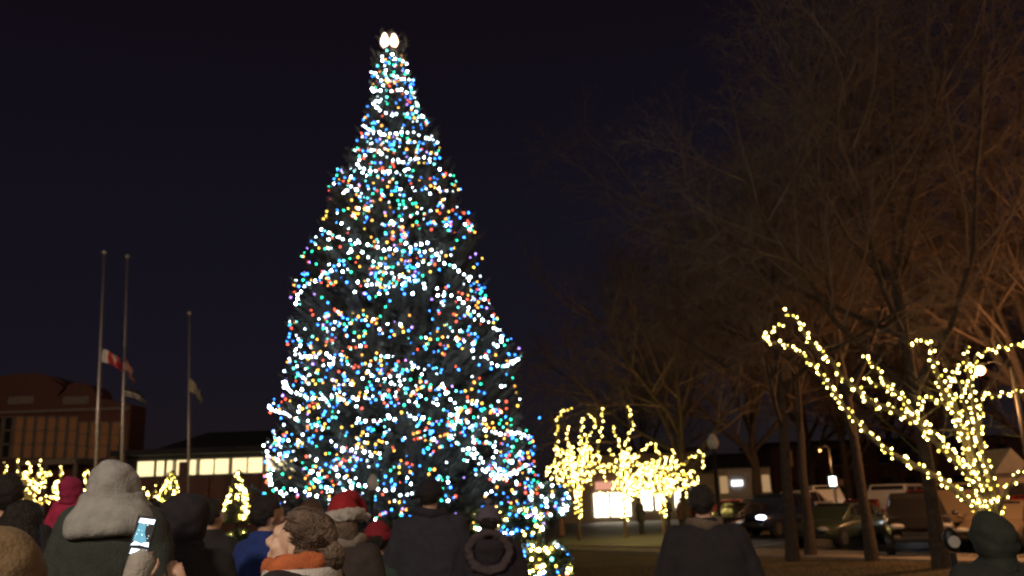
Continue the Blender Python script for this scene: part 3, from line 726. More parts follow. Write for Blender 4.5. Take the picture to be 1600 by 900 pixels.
shrub(858, 783, 30, 26, 18.5, ['blue'] * 4 + ['white'] * 6 + ['orange', 'red', 'violet'], 58, 'shrub with blue and white bulbs at the right foot of the tall tree', 'blue and white bulbs on the shrub at the tall tree\'s right foot')
shrub(846, 885, 44, 34, 12.0, MC + ['warm'] * 6, 80, 'nearest lit shrub, at the bottom edge right of the crowd', 'multicoloured bulbs on the nearest lit shrub at the bottom edge')
shrub(766, 818, 26, 26, 17.5, ['warm'] * 3 + ['amber', 'blue', 'green', 'white'], 30, 'small lit shrub between the tall man and the beanie', 'sparse warm bulbs on the shrub beside the beanie')
shrub(612, 850, 30, 30, 15.0, ['red', 'green', 'blue', 'white', 'orange'], 22, 'sparsely lit shrub left of the tall man in the dark coat', 'few red green and blue bulbs on the shrub left of the tall man')
shrub(372, 862, 24, 30, 14.0, ['warm', 'amber', 'warm', 'orange'], 26, 'dark shrub with scattered yellow bulbs left of the blue jacket', 'scattered yellow bulbs on the shrub left of the blue jacket')

# ------------------------------------------------------------------ lit bare trees
def limb_bulbs(P3, rads, step, r_extra=.03):
    out = []; ang = U(0, 6)
    for a, b, ra, rb in zip(P3, P3[1:], rads, rads[1:]):
        L = (b - a).length; n_ = max(1, int(L / step)); t_ = (b - a).normalized(); s_ = t_.orthogonal().normalized(); w_ = t_.cross(s_)
        for k in range(n_):
            f = (k + U(0, 1)) / n_; ang += U(.8, 2.2); rr = ra + (rb - ra) * f + r_extra
            out.append(a.lerp(b, f) + (s_ * math.cos(ang) + w_ * math.sin(ang)) * rr)
    return out
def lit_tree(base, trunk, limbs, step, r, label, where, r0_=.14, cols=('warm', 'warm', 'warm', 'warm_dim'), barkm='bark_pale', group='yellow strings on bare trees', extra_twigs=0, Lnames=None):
    t = empty('bare_tree', base, label, 'tree')
    b = MB(); k = len(trunk); b.tube([p - base for p in trunk], [r0_ * (1 - .45 * i / (k - 1)) for i in range(k)], 10, cap=False)
    b.build('trunk', M[barkm], t, smooth=True)
    c = MB(); pool = []
    for li, (L, ra) in enumerate(limbs):
        rads = [ra * (1 - .85 * i / (len(L) - 1)) + .006 for i in range(len(L))]
        c.tube([p - base for p in L], rads, 6, cap=False)
        for q in range(extra_twigs):
            i = random.randrange(max(1, len(L) // 3), len(L)); p = L[i] - base; d = V((U(-1, 1), U(-1, 1), U(-.2, 1.2))).normalized()
            c.tube([p, p + d * .35, p + d * .6 + V((U(-.2, .2), U(-.2, .2), U(0, .3)))], [.012, .008, .004], 3, cap=False)
            for z_ in range(2):
                p2 = p + d * U(.2, .5); d2 = (d + V((U(-1, 1), U(-1, 1), U(-.5, 1))) * .8).normalized(); c.tube([p2, p2 + d2 * U(.2, .45)], [.007, .003], 3, cap=False)
        pts = limb_bulbs(L, rads, step)
        if Lnames: light_string('light_string', pts[:100], list(cols), r, Lnames[li], group, wire=True, order=.5)
        else: pool += pts
    c.build('crown', M[barkm], t, smooth=True)
    if trunk:
        tp_ = limb_bulbs(trunk[max(0, k // 3):], [r0_] * (k - max(0, k // 3)), step * .35)
        if Lnames: light_string('light_string', tp_[:100], list(cols), r, where, group, order=.5)
        else: pool += tp_
    if not Lnames:
        if len(pool) > 100:
            random.shuffle(pool)
        light_string('light_string', pool, list(cols), r, where, group, wire=len(pool) <= 100)
    return t
def A(pts, Y, dy=0): return [at(x, y, Y + dy * i / max(1, len(pts) - 1)) for i, (x, y) in enumerate(pts)]
Yb = 16.0
base = at(1556, 905, Yb); base.z = gz(Yb)
trunk = [base] + A([(1556, 860), (1551, 820), (1546, 796), (1540, 780)], Yb)
limbs = [
 (A([(1540, 785), (1516, 742), (1487, 713), (1454, 680), (1429, 657), (1397, 642), (1364, 631), (1343, 612), (1314, 588), (1298, 561), (1277, 547), (1259, 524), (1249, 505), (1224, 483)], Yb, -1.5), .075),
 (A([(1540, 795), (1532, 799), (1499, 771), (1475, 752), (1434, 730), (1397, 711), (1364, 686), (1347, 668), (1318, 635), (1294, 600), (1269, 567), (1245, 549), (1224, 538), (1193, 532), (1201, 518), (1222, 508)], Yb, 1.2), .06),
 (A([(1520, 745), (1480, 700), (1438, 656), (1413, 627), (1401, 614), (1380, 592), (1368, 573), (1347, 553)], Yb, .6), .05),
 (A([(1430, 650), (1410, 620), (1376, 602), (1347, 592)], Yb, .3), .03),
 (A([(1542, 787), (1516, 717), (1499, 655), (1475, 614), (1466, 590), (1456, 557), (1454, 532), (1419, 537)], Yb, .8), .07),
 (A([(1505, 690), (1491, 640), (1470, 628), (1440, 622), (1436, 640)], Yb, -.6), .04),
 (A([(1553, 787), (1549, 754), (1536, 713), (1526, 664), (1518, 614), (1512, 575), (1510, 538)], Yb, -.5), .07),
 (A([(1530, 690), (1534, 640), (1534, 616), (1557, 618), (1594, 612), (1650, 600)], Yb, -.4), .02),
 (A([(1519, 600), (1524, 556), (1553, 547), (1600, 538), (1660, 528)], Yb, .2), .02),
 (A([(1556, 800), (1561, 791), (1573, 766), (1598, 733), (1640, 690)], Yb, -.7), .06),
 (A([(1545, 790), (1525, 740), (1505, 680), (1490, 620), (1478, 600), (1505, 569)], Yb, .9), .06),
 (A([(1548, 792), (1535, 750), (1520, 700), (1512, 650), (1500, 600), (1478, 575)], Yb, -.9), .06),
 (A([(1546, 792), (1530, 760), (1500, 720), (1470, 690), (1452, 668)], Yb, -.5), .06),
]
LN = ['upper arm of yellow bulbs reaching furthest left to a raised tip', 'lower arm of yellow bulbs ending in a hook at the far left tip', 'short raised arm of yellow bulbs between the two long arms', 'small spur of yellow bulbs under the short raised arm',
 'upright strand of yellow bulbs with a flag-like bend left at its top', 'curl of yellow bulbs left of the trunk fork', 'upright strand of yellow bulbs passing left of the street lamp', 'straight row of yellow bulbs leaving right below the street lamp',
 'straight row of yellow bulbs leaving right above the street lamp', 'yellow bulbs on the limb that rises to the right edge', 'yellow bulbs inside the dense fork, back limb', 'yellow bulbs inside the dense fork, front limb', 'dense yellow bulbs where the long left arms leave the trunk']
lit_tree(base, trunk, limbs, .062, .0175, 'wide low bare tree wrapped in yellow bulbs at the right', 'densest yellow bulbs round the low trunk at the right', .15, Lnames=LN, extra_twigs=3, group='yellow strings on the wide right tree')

# middle-right trees beyond the lawn
Yc = 40.0
def rnd_limbs(px, py0, tops, Y, n_extra, wpx, hpx, ra=.06):
    out = []
    for tpts in tops: out.append((A([(px, py0)] + tpts, Y, U(-2, 2)), ra))
    for i in range(n_extra):
        a = U(-1, 1); h = U(.2, 1); x1 = px + a * wpx; y1 = py0 - h * hpx * (1 - .35 * abs(a))
        out.append((A([(px, py0), (px + a * wpx * .3, py0 - hpx * h * .4), (px + a * wpx * .7, y1 + hpx * .05), (x1, y1), (x1 + a * wpx * .12, y1 + hpx * U(.05, .35))], Y, U(-2.5, 2.5)), ra * .7))
    return out
def gb_(px, Y):
    p = at(px, 800, Y); p.z = gz(Y); return p
WC = ('warm', 'warm', 'warm', 'warm_dim')
def far_lit(px, py0, tops, Y, nx, w, h, step, label, where, r=.029, rr=.11):
    base = gb_(px, Y); lim = rnd_limbs(px, py0, tops, Y, nx, w, h)
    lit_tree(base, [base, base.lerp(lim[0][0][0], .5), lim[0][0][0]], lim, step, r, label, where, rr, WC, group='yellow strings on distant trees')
far_lit(903, 775, [[(890, 738), (887, 700), (887, 664)], [(880, 740), (870, 700), (870, 660), (876, 645), (896, 635)], [(906, 720), (908, 672), (912, 653), (924, 647), (931, 667), (920, 680)], [(925, 730), (934, 700), (939, 680), (941, 651), (940, 638)], [(875, 760), (868, 730), (868, 690)], [(912, 740), (917, 700), (915, 680)]],
        Yc, 26, 48, 92, .15, 'leftmost yellow-lit tree beyond the lawn, with hooked tall strands', 'yellow bulbs with tall hooked strands on the leftmost tree beyond the lawn')
far_lit(975, 785, [[(972, 740), (970, 700), (957, 665)], [(980, 740), (978, 690), (989, 667), (982, 634)], [(985, 730), (1000, 705), (1020, 692)], [(965, 740), (960, 715), (950, 700)]],
        Yc + 1, 28, 56, 92, .15, 'middle yellow-lit tree beyond the lawn with one tall thin spike', 'yellow bulbs with a tall thin spike on the middle tree beyond the lawn')
far_lit(1035, 780, [[(1045, 745), (1070, 722), (1095, 705), (1100, 718), (1098, 735)], [(1035, 740), (1030, 712), (1022, 692)], [(1040, 740), (1052, 715), (1052, 700)], [(1030, 750), (1010, 730), (995, 728)]],
        Yc + 2, 24, 62, 74, .15, 'rightmost yellow-lit tree beyond the lawn, low and spreading right', 'yellow bulbs on the low spreading tree next to the lamp post')
# left trees
far_lit(45, 800, [[(40, 760), (28, 730), (25, 712)], [(50, 760), (62, 735), (66, 714)], [(40, 770), (12, 745), (6, 720)], [(50, 760), (75, 745), (80, 735)], [(35, 775), (5, 760), (-15, 735)]],
        28, 16, 50, 82, .13, 'broad yellow-lit tree at the left edge', 'yellow bulbs on the broad tree at the left edge', .021)
far_lit(96, 795, [[(95, 760), (94, 735), (98, 726)], [(90, 775), (84, 760)]], 27, 5, 12, 60, .11, 'slim yellow-lit tree behind the pink jacket', 'yellow bulbs on the slim tree behind the pink jacket', .021, .07)
far_lit(136, 800, [[(136, 760), (134, 735)], [(142, 770), (143, 740)]], 27, 5, 12, 66, .11, 'slim yellow-lit tree between pink jacket and grey hood', 'yellow bulbs on the slim tree between pink jacket and grey hood', .021, .07)
far_lit(238, 795, [[(240, 770), (248, 752)], [(230, 775), (226, 760)]], 30, 4, 16, 36, .16, 'small lit bush just right of the grey hood', 'pale bulbs on the small bush right of the grey hood', .021, .05)

def cone_tree(px, ptop, pbot, wpx, Y, label, lab2, nb, fork=False):
    top = at(px, ptop, Y); bz = at(px, pbot, Y).z; base = V((top.x, Y, gz(Y))); k = Y / FPX; R = wpx * k
    t = empty('spruce_tree', base, label, 'tree'); b = MB(); b.tube([(0, 0, 0), top - base], [.07, .01], 6); b.build('trunk', M['bark'], t)
    b = MB(); h = top.z - bz
    for i in range(420):
        f = i / 420; z = top.z - h * f ** .7 - .0; a = i * 2.4; rr = R * (f ** .7) * U(.75, 1.05) + .03
        p = V((0, 0, z - base.z + .1)); e = V((rr * math.cos(a), rr * math.sin(a), z - base.z - .05)); kite(b, p, e, .06, V((U(-1, 1), U(-1, 1), U(0, 1))))
        for q in range(4):
            q0 = p.lerp(e, U(.3, 1)); brush(b, q0, q0 + V((U(-.15, .15), U(-.15, .15), U(-.1, .08))), .03)
    b.build('needles', M['needle'], t)
    pts = []
    for i in range(nb):
        f = (i + U(0, 1)) / nb; a = U(-.2, PI + .2); rr = R * f ** .7 + .04; z = top.z - h * f ** .7
        if fork and f > .55 and abs(math.cos(a)) < .45: continue
        pts.append(V((top.x + rr * math.cos(a), Y - abs(rr * math.sin(a)), z)))
    light_string('light_string', pts, list(WC), .026, lab2, 'yellow strings on small spruces', order=.45)
cone_tree(268, 738, 790, 21, 32, 'small yellow-lit spruce under the lit windows, left of the thin flagpole foot', 'yellow bulbs on the small spruce under the lit windows', 75)
cone_tree(373, 738, 815, 25, 24, 'taller yellow-lit spruce left of the blue jacket', 'yellow bulbs on the taller spruce left of the blue jacket', 98, True)

# ------------------------------------------------------------------ bare dark trees
def bare_tree(px, pbase, Y, Ht, rad, label, spread=1.0, seed=1, lean=(0, 0), fork=.28, trunk2=False, nL=(9, 8, 7, 6, 5), tw=.006):
    rs = random.Random(seed); base = at(px, pbase, Y); base.z = gz(Y)
    t = empty('bare_tree', base, label, 'tree')
    tk = MB(); cr = MB()
    th = Ht * fork
    pts = [V((lean[0] * th * (i / 5) ** 1.3 + rs.uniform(-.04, .04), lean[1] * th * i / 5, th * i / 5)) for i in range(6)]
    pts[0] = V((0, 0, -.05)); rr = [rad * 1.35] + [rad * (1 - .3 * i / 5) for i in range(1, 6)]
    tk.tube(pts, rr, 12, cap=False); tk.build('trunk', M['bark'], t, smooth=True)
    def perp(d, ang):
        o = d.orthogonal().normalized(); w = d.cross(o); return o * math.cos(ang) + w * math.sin(ang)
    def grow(p, d, L, r, lev):
        if lev >= 4:
            e = p + d * L; a = d.orthogonal().normalized() * r; w = d.cross(a)
            o_ = len(cr.v); cr.v += [tuple(p + a), tuple(p - a * .5 + w * .87), tuple(p - a * .5 - w * .87), tuple(e)]
            cr.f += [(o_, o_ + 1, o_ + 3), (o_ + 1, o_ + 2, o_ + 3), (o_ + 2, o_, o_ + 3)]; cr.m += [0, 0, 0]
            for c in range(nL[4] if lev == 4 else 0):
                f = rs.uniform(.2, 1); dd = (d + V((rs.uniform(-1, 1), rs.uniform(-1, 1), rs.uniform(-1, .8)))).normalized()
                grow(p + d * L * f, dd, L * rs.uniform(.4, .7), r * .7, 5)
            return
        n_ = [6, 5, 4, 3, 2, 1][lev]; P = [p]; q = p; dd = d.copy()
        for i in range(n_):
            up = .10 if lev < 3 else -.02
            dd = (dd + V((rs.uniform(-1, 1), rs.uniform(-1, 1), rs.uniform(-1, 1))) * (.13 + .05 * lev) + V((0, 0, up))).normalized()
            q = q + dd * (L / n_); P.append(q)
        k = len(P)
        rads = [r * (1 - .78 * i / (k - 1)) + tw * .5 for i in range(k)]
        cr.tube(P, rads, (7, 6, 5, 3, 3, 3)[lev], 1 if lev < 2 else 0, cap=False)
        if lev >= 5: return
        nc = nL[lev] if lev < len(nL) else 0
        for c in range(nc):
            f = .22 + .78 * (c + rs.uniform(.1, .9)) / nc; g_ = f * n_; i = min(n_ - 1, int(g_)); s = P[i].lerp(P[i + 1], g_ - i)
            dl = (P[i + 1] - P[i]).normalized(); ang = c * 2.4 + rs.uniform(-.5, .5); tilt = rs.uniform(.5, .95)
            nd_ = (dl * math.cos(tilt) + perp(dl, ang) * math.sin(tilt)).normalized()
            grow(s, nd_, L * rs.uniform(.42, .62) * (1.15 - .45 * f), max(tw, r * .42 * (1 - .5 * f)), lev + 1)
    top = pts[-1]
    nm = nL[0]
    for c in range(nm):
        a = c * 2 * PI / nm + rs.uniform(-.4, .4); tilt = (rs.uniform(.25, .95) if c else .08) * spread
        d = V((math.cos(a) * math.sin(tilt), math.sin(a) * math.sin(tilt), math.cos(tilt)))
        st = top if c < 4 else pts[-1 - (c % 3)]
        grow(st - V((0, 0, .1)), d, (Ht - th) * rs.uniform(.72, 1.0) * (1 if c else 1.05), rad * .5, 1 if False else 0) if False else grow(st, d, (Ht - th) * rs.uniform(.72, .98), rad * .48, 1)
    cr.build('crown', [M['twig'], M['bark']], t, smooth=True)
    return t
bare_tree(1362, 868, 25.2, 13.5, .155, 'bare tree with a straight pale trunk left of the dark suv', 1.35, 3, (-.03, 0), .42, nL=(8, 9, 8, 6, 5))
bare_tree(1238, 868, 26, 12.5, .17, 'left trunk of the pair of bare trees before the parked cars', 1.4, 5, (.03, 0), .5, nL=(8, 9, 8, 6, 4))
bare_tree(1266, 864, 27.3, 12.0, .15, 'right trunk of the pair of bare trees before the parked cars', 1.4, 8, (.03, 0), .5, nL=(7, 8, 8, 6, 4))
bare_tree(1470, 872, 22.5, 17.5, .18, 'tallest bare tree, rising behind the wide yellow-lit tree', 1.25, 11, (-.02, 0), .42, nL=(10, 10, 8, 7, 5))
bare_tree(1075, 840, 46, 16, .28, 'distant dark bare tree behind the lit trees and lamp post', 1.3, 14, (0, 0), .3, nL=(9, 9, 8, 6, 3), tw=.012)
bare_tree(1680, 870, 27, 18, .28, 'bare tree whose crown enters from the right edge', 1.15, 17, (-.03, 0), .25, nL=(9, 10, 8, 7, 5))
bare_tree(1190, 838, 52, 17, .3, 'distant dark bare tree above the small pale house', 1.3, 24, (0, 0), .3, nL=(8, 9, 8, 6, 3), tw=.012)

def dup_tree(src, px, Y, label, sc=1.0, rz=0):
    c = src.copy(); col.objects.link(c); p = at(px, 800, Y); c.location = (p.x, Y, gz(Y)); c.scale = (sc,) * 3; c.rotation_euler = (0, 0, rz); c['label'] = label
    for ch in src.children:
        d = ch.copy(); col.objects.link(d); d.parent = c
far_t = [o for o in bpy.data.objects if o.get('label') == 'distant dark bare tree above the small pale house'][0]
for px, Y, sc_, rz_, lb in ((1275, 62, 1.0, 1, 'distant bare tree in the gap right of the paired trunks'), (1330, 56, .9, 2.2, 'distant bare tree behind the white signal'), (1405, 64, 1.05, 3.1, 'distant bare tree above the white van'),
                            (1470, 54, .9, 4, 'distant bare tree behind the fork of the wide lit tree'), (1550, 60, 1.1, 5, 'distant bare tree behind the orange street lamp'), (1640, 52, 1.0, 5.8, 'distant bare tree at the right edge'), (1010, 74, .8, .5, 'farthest bare tree, above the shop roof')):
    dup_tree(far_t, px, Y, lb, sc_, rz_)
# ------------------------------------------------------------------ flagpoles and flags
def flagpole(pb, pt, Y, label, r=.075):
    b = at(*pb, Y); t_ = at(*pt, Y); d = (b - t_).normalized(); g_ = b + d * ((b.z - gz(Y)) / -d.z) if d.z < 0 else b
    t = empty('flagpole', g_, label, 'flagpole', 'flagpoles')
    m = MB(); m.tube([V(), (t_ - g_) * .5, t_ - g_], [r, r * .8, r * .55], 12); m.build('pole', M['steel'], t, smooth=True)
    m = MB(); m.ell(t_ - g_ + V((0, 0, .09)), (.11, .11, .1)); m.build('ball_finial', M['steel'], t, smooth=True)
    m = MB(); m.lathe((0, 0, 0), [(.25, 0), (.25, .05), (.16, .12), (r * 1.1, .3)]); m.build('collar', M['steel'], t, smooth=True)
    m = MB(); m.tube([(r + .05, -.02, 1.2), (t_ - g_) + V((.08, 0, -.1))], .006, 3); m.build('halyard', M['wire'], t)
    return g_, t_
g1, t1 = flagpole((150, 715), (163, 397), 35, 'leftmost of the three flagpoles, tall, with the red flag')
g2, t2 = flagpole((190, 715), (199, 403), 36, 'middle flagpole, tall, with striped and black flags')
g3, t3 = flagpole((294, 770), (296, 492), 38, 'rightmost flagpole, thinner and shorter, with a pale flag', .055)
def flag_mat(name, fn_nodes): pass
def stripe_mat(name, cols_, axis='Z', sc=1.0, off=0.0):
    m = bpy.data.materials.new(name); m.use_nodes = True; nt = m.node_tree; b = nt.nodes['Principled BSDF']; b.inputs['Roughness'].default_value = .8
    tc = nt.nodes.new('ShaderNodeUVMap'); sp = nt.nodes.new('ShaderNodeSeparateXYZ'); nt.links.new(tc.outputs['UV'], sp.inputs[0])
    r = nt.nodes.new('ShaderNodeValToRGB'); r.color_ramp.interpolation = 'CONSTANT'; e = r.color_ramp.elements
    e[0].position = 0; e[0].color = (*cols_[0][1], 1); e[1].position = cols_[1][0]; e[1].color = (*cols_[1][1], 1)
    for p, c in cols_[2:]:
        x = e.new(p); x.color = (*c, 1)
    nt.links.new(sp.outputs[axis], r.inputs['Fac']); nt.links.new(r.outputs['Color'], b.inputs['Base Color'])
    return m
RD, WH, BK, GD, BL = (.33, .03, .04), (.45, .42, .38), (.015, .015, .02), (.5, .36, .1), (.04, .07, .25)
mf1 = stripe_mat('flag_red_white', [(0, WH), (.22, RD), (.42, WH), (.5, RD), (.78, RD)], 'X')
mf2 = stripe_mat('flag_stripes', [(i / 13, RD if i % 2 == 0 else WH) for i in range(13)], 'Y')
mf3 = stripe_mat('flag_black_white', [(0, BK), (.25, BK), (.4, WH), (.55, BK), (.72, WH), (.82, BK)], 'Y')
mf4 = stripe_mat('flag_pale', [(0, (.40, .36, .25)), (.3, (.40, .36, .25)), (.45, BL), (.62, (.40, .36, .25))], 'X')
def flag(ptop, pend, Yv, drop, m, label, fold=.12):
    # limp cloth: fly end falls down and out from the hoist
    a = at(*ptop, Yv); e = at(*pend, Yv); b = MB(); nu, nv = 24, 16; uv = []
    dirx = V((e.x - a.x, 0, 0)); h = a.z - e.z
    for j in range(nv + 1):
        for i in range(nu + 1):
            u = i / nu; v = j / nv
            x = dirx.x * (1 - (1 - u) ** 1.6); z = -h * (u ** 1.15) - drop * v * (1 - .35 * u)
            y = fold * math.sin(u * 14 + v * 2.2) * (u ** .5) + fold * .5 * math.sin(u * 27 - v * 3)
            x += fold * .7 * math.sin(u * 11 + v * 5) * u * .6
            b.v.append((x, y, z)); uv.append((u, v))
    for j in range(nv):
        for i in range(nu):
            b.f.append((j * (nu + 1) + i, (j + 1) * (nu + 1) + i, (j + 1) * (nu + 1) + i + 1, j * (nu + 1) + i + 1)); b.m.append(0)
    o = b.build('flag', m, smooth=True); o.location = a
    ul = o.data.uv_layers.new(name='UVMap')
    for lp in o.data.loops: ul.data[lp.index].uv = uv[lp.vertex_index]
    sd = o.modifiers.new('thick', 'SOLIDIFY'); sd.thickness = .006
    tag(o, label, 'flag', 'half-mast flags')
flag((161, 545), (190, 568), 34.9, .55, mf1, 'limp red and white flag at half mast on the leftmost pole')
flag((196, 558), (208, 590), 35.9, .5, mf2, 'limp red and white striped flag on the middle pole')
flag((195, 604), (226, 622), 35.9, .45, mf3, 'limp black and white flag below the striped one')
flag((297, 592), (314, 618), 37.9, .55, mf4, 'limp pale flag with a dark blue patch on the thin pole')

# ------------------------------------------------------------------ buildings
def box_between(mb, x0, x1, y0, y1, z0, z1, mi=0): mb.box(((x0 + x1) / 2, (y0 + y1) / 2, (z0 + z1) / 2), (x1 - x0, y1 - y0, z1 - z0), mi)
def bx(x0, x1, y0, y1, z0, z1, name, m, parent, bevel=0):
    b = MB(); box_between(b, x0, x1, y0, y1, z0, z1); return b.build(name, m, parent, bevel=bevel)
EM['win_warm'] = emat('window_lit_warm', (1.0, .36, .12), .045)
EM['win_bright'] = emat('window_bright', (1.0, .78, .40), 1.5)
EM['win_dim'] = emat('window_dim', (1.0, .62, .3), .35)
EM['shop'] = emat('shop_window', (1.0, .86, .62), 6.0)
EM['shop_red'] = emat('shop_red_glow', (1.0, .45, .3), .8)
# left: old school with rounded parapets
Ys = 60; gs = gz(Ys)
X = lambda px, Y: at(px, 760, Y).x
Zp = lambda px, py, Y: at(px, py, Y).z
t = empty('school_building', (X(60, Ys), Ys, gs), 'dim brick building with two rounded parapets at the left edge', 'building')
def L(x, y, z): return (x - X(60, Ys), y - Ys, z - gs)
def wallpoly(parent, outline, depth, m, name, org):
    b = MB(); n_ = len(outline); fr = [V((x - org[0], 0, z - org[2])) for x, z in outline]
    b.v = [tuple(v) for v in fr] + [(v.x, depth, v.z) for v in fr]
    b.f = [tuple(range(n_))[::-1], tuple(range(n_, 2 * n_))] + [(i, (i + 1) % n_, n_ + (i + 1) % n_, n_ + i) for i in range(n_)]; b.m = [0] * len(b.f)
    return b.build(name, m, parent)
zt = Zp(40, 583, Ys)
ol = [(X(-120, Ys), gs), (X(-120, Ys), zt - 1.2)]
for k in range(13):
    a = PI * k / 12; ol.append((X(20, Ys) - math.cos(a) * 3.1, zt - 1.2 + math.sin(a) * 1.2))
z2 = Zp(110, 594, Ys)
for k in range(11):
    a = PI * k / 10; ol.append((X(108, Ys) - math.cos(a) * 1.35, z2 - 1.2 + math.sin(a) * 1.0))
ol += [(X(143, Ys), Zp(143, 622, Ys)), (X(196, Ys), Zp(196, 632, Ys)), (X(196, Ys), gs)]
wallpoly(t, ol, 2.5, M['brick'], 'wall', (X(60, Ys), 0, gs))
for i, px in enumerate(range(-80, 190, 17)):
    x = X(px, Ys) - X(60, Ys); z0, z1 = Zp(px, 716, Ys) - gs, Zp(px, 652 + (8 if px > 110 else 0), Ys) - gs
    w = bx(x - .28, x + .28, -.06, -.005, z0, z1, 'window', EM['win_warm'] if 10 < px < 185 else M['glass'], t)
    f = MB()
    for dx in (-.3, .3): f.box((x + dx, -.1, (z0 + z1) / 2), (.08, .14, z1 - z0))
    for k in range(4): f.box((x, -.1, z0 + (z1 - z0) * k / 3), (.66, .14, .08))
    f.build('frame', M['stone'], w)
for px, y in ((-70, 0), (20, 0), (108, 0)):
    x = X(px, Ys) - X(60, Ys); bx(x - .9, x + .9, -.1, -.005, Zp(px, 632, Ys) - gs, Zp(px, 620, Ys) - gs, 'stone_panel', M['stone'], t)
bx(X(-120, Ys) - X(60, Ys), X(196, Ys) - X(60, Ys), -.25, -.005, Zp(60, 645, Ys) - gs, Zp(60, 641, Ys) - gs, 'cornice', M['stone'], t)
bx(X(60, Ys) - X(60, Ys), X(150, Ys) - X(60, Ys), -3, -.005, Zp(60, 730, Ys) - gs, Zp(60, 722, Ys) - gs, 'porch_roof', M['stucco'], t)
for px in (62, 104, 148):
    b = MB(); b.tube([(X(px, Ys) - X(60, Ys), -2.8, 0), (X(px, Ys) - X(60, Ys), -2.8, Zp(60, 730, Ys) - gs)], .16, 8); b.build('porch_column', M['stone'], t)
# gym with clerestory band
Yg = 45; gg = gz(Yg); x0 = X(196, Yg); x1 = X(760, Yg)
t = empty('gymnasium', (x0, Yg, gg), 'long low brick building with a bright band of high windows behind the flagpoles', 'building')
tilt = math.radians(0)
zb, zt = 3.55, 4.7
b = MB(); box_between(b, 0, x1 - x0, 0, 20, 0, zb + .0); b.build('wall', M['brick2'], t)
b = MB(); box_between(b, 0, x1 - x0, .12, 19, zb, zt); b.build('window_wall', M['roof'], t)
segs = [(212, 240), (242, 256), (258, 269), (273, 291), (294, 306), (310, 357), (361, 410), (414, 470), (474, 530)]
for a, c in segs:
    xa, xc = X(a, Yg) - x0, X(c, Yg) - x0
    w = bx(xa, xc, .02, .115, zb + .12, zt - .22 + .0, 'window', EM['win_bright'], t)
    f = MB(); n_ = max(1, int((xc - xa) / .55))
    for k in range(n_ + 1): f.box((xa + (xc - xa) * k / n_, -.02, (zb + zt) / 2 - .05), (.05, .08, zt - zb - .34))
    for zz in (zb + .1, zt - .24): f.box(((xa + xc) / 2, -.02, zz), (xc - xa + .05, .08, .05))
    f.build('mullions', M['iron'], w)
xx = X(282, Yg) - x0
bx(xx - .12, xx + .28, -.06, .015, zb + .12, zb + .8, 'window_sign', M['brick2'], t)
b = MB(); box_between(b, -.5, x1 - x0 + .5, -.9, 20.5, zt, zt + .3); b.build('roof', M['roof'], t)
b = MB(); b.add([(0, 2, zt + .3), (x1 - x0, 2, zt + .3), (x1 - x0, 18, zt + .3), (0, 18, zt + .3), (2, 6, zt + 1.6), (x1 - x0 - 2, 6, zt + 1.6), (x1 - x0 - 2, 14, zt + 1.6), (2, 14, zt + 1.6)], [(4, 5, 6, 7), (0, 1, 5, 4), (1, 2, 6, 5), (2, 3, 7, 6), (3, 0, 4, 7)]); b.build('roof', M['roof'], t)
xx = X(334, Yg) - x0
for k in range(2): bx(xx - .55 + k * .55, xx - .3 + k * .55, -.06, -.004, 1.9, 2.25, 'wall_lamp', EM['win_dim'], t)
for k in range(9): bx(1.5 + k * 2.6, 1.75 + k * 2.6, -.16, -.003, 0, zb, 'pilaster', M['brick2'], t)
# shopfront behind the lit trees
Yh = 62; gh = gz(Yh); x0 = X(880, Yh)
t = empty('shop_building', (x0, Yh, gh), 'low shop with glaring white windows behind the yellow-lit trees', 'building')
W_ = X(1100, Yh) - x0
bx(0, W_, 0, 10, 0, 4.6, 'wall', M['stucco'], t); bx(-.3, W_ + .3, -1.0, 10.3, 4.6, 4.9, 'roof', M['roof'], t)
for a, c, z0_, z1_, mm in ((926, 950, .35, 2.0, 'shop'), (952, 984, .35, 2.0, 'shop'), (1000, 1018, .7, 2.1, 'shop'), (1022, 1040, .7, 2.0, 'shop'), (1052, 1064, .7, 2.1, 'shop'), (1075, 1090, .7, 1.9, 'shop')):
    xa, xc = X(a, Yh) - x0, X(c, Yh) - x0
    w = bx(xa, xc, -.05, -.004, z0_, z1_, 'shop_window', EM[mm], t)
    f = MB()
    for xx in (xa, (xa + xc) / 2, xc): f.box((xx, -.08, (z0_ + z1_) / 2), (.07, .06, z1_ - z0_))
    f.box(((xa + xc) / 2, -.08, z1_), (xc - xa, .06, .08)); f.build('frame', M['iron'], w)
bx(X(930, Yh) - x0, X(975, Yh) - x0, -.35, -.06, 2.2, 2.75, 'fascia_light', EM['shop_red'], t)
# small pale house
Yk = 58; gk = gz(Yk); x0 = X(1122, Yk)
t = empty('small_house', (x0, Yk, gk), 'small pale house with lit arched windows above the parked cars', 'building')
W_ = X(1206, Yk) - x0
bx(0, W_, 0, 8, 0, 3.3, 'wall', M['siding'], t)
b = MB(); b.add([(-.3, -.4, 3.3), (W_ + .3, -.4, 3.3), (W_ - .2, 3.6, 4.4), (.5, 3.6, 4.4), (-.3, 8.4, 3.3), (W_ + .3, 8.4, 3.3)], [(0, 1, 2, 3), (4, 3, 2, 5), (0, 3, 4), (1, 5, 2), (0, 4, 5, 1)]); b.build('roof', M['roof'], t)
for px, m_, wz in ((1131, 'win_dim', .3), (1182, 'win_dim', .28), (1197, 'win_dim', .3)):
    xx = X(px, Yk) - x0; w = bx(xx - wz, xx + wz, -.05, -.004, 1.7, 2.8, 'window', EM[m_], t)
    f = MB(); f.tube([(xx - wz, -.07, 1.7), (xx - wz, -.07, 2.75), (xx, -.07, 3.0), (xx + wz, -.07, 2.75), (xx + wz, -.07, 1.7)], .04, 4); f.build('frame', M['stone'], w)
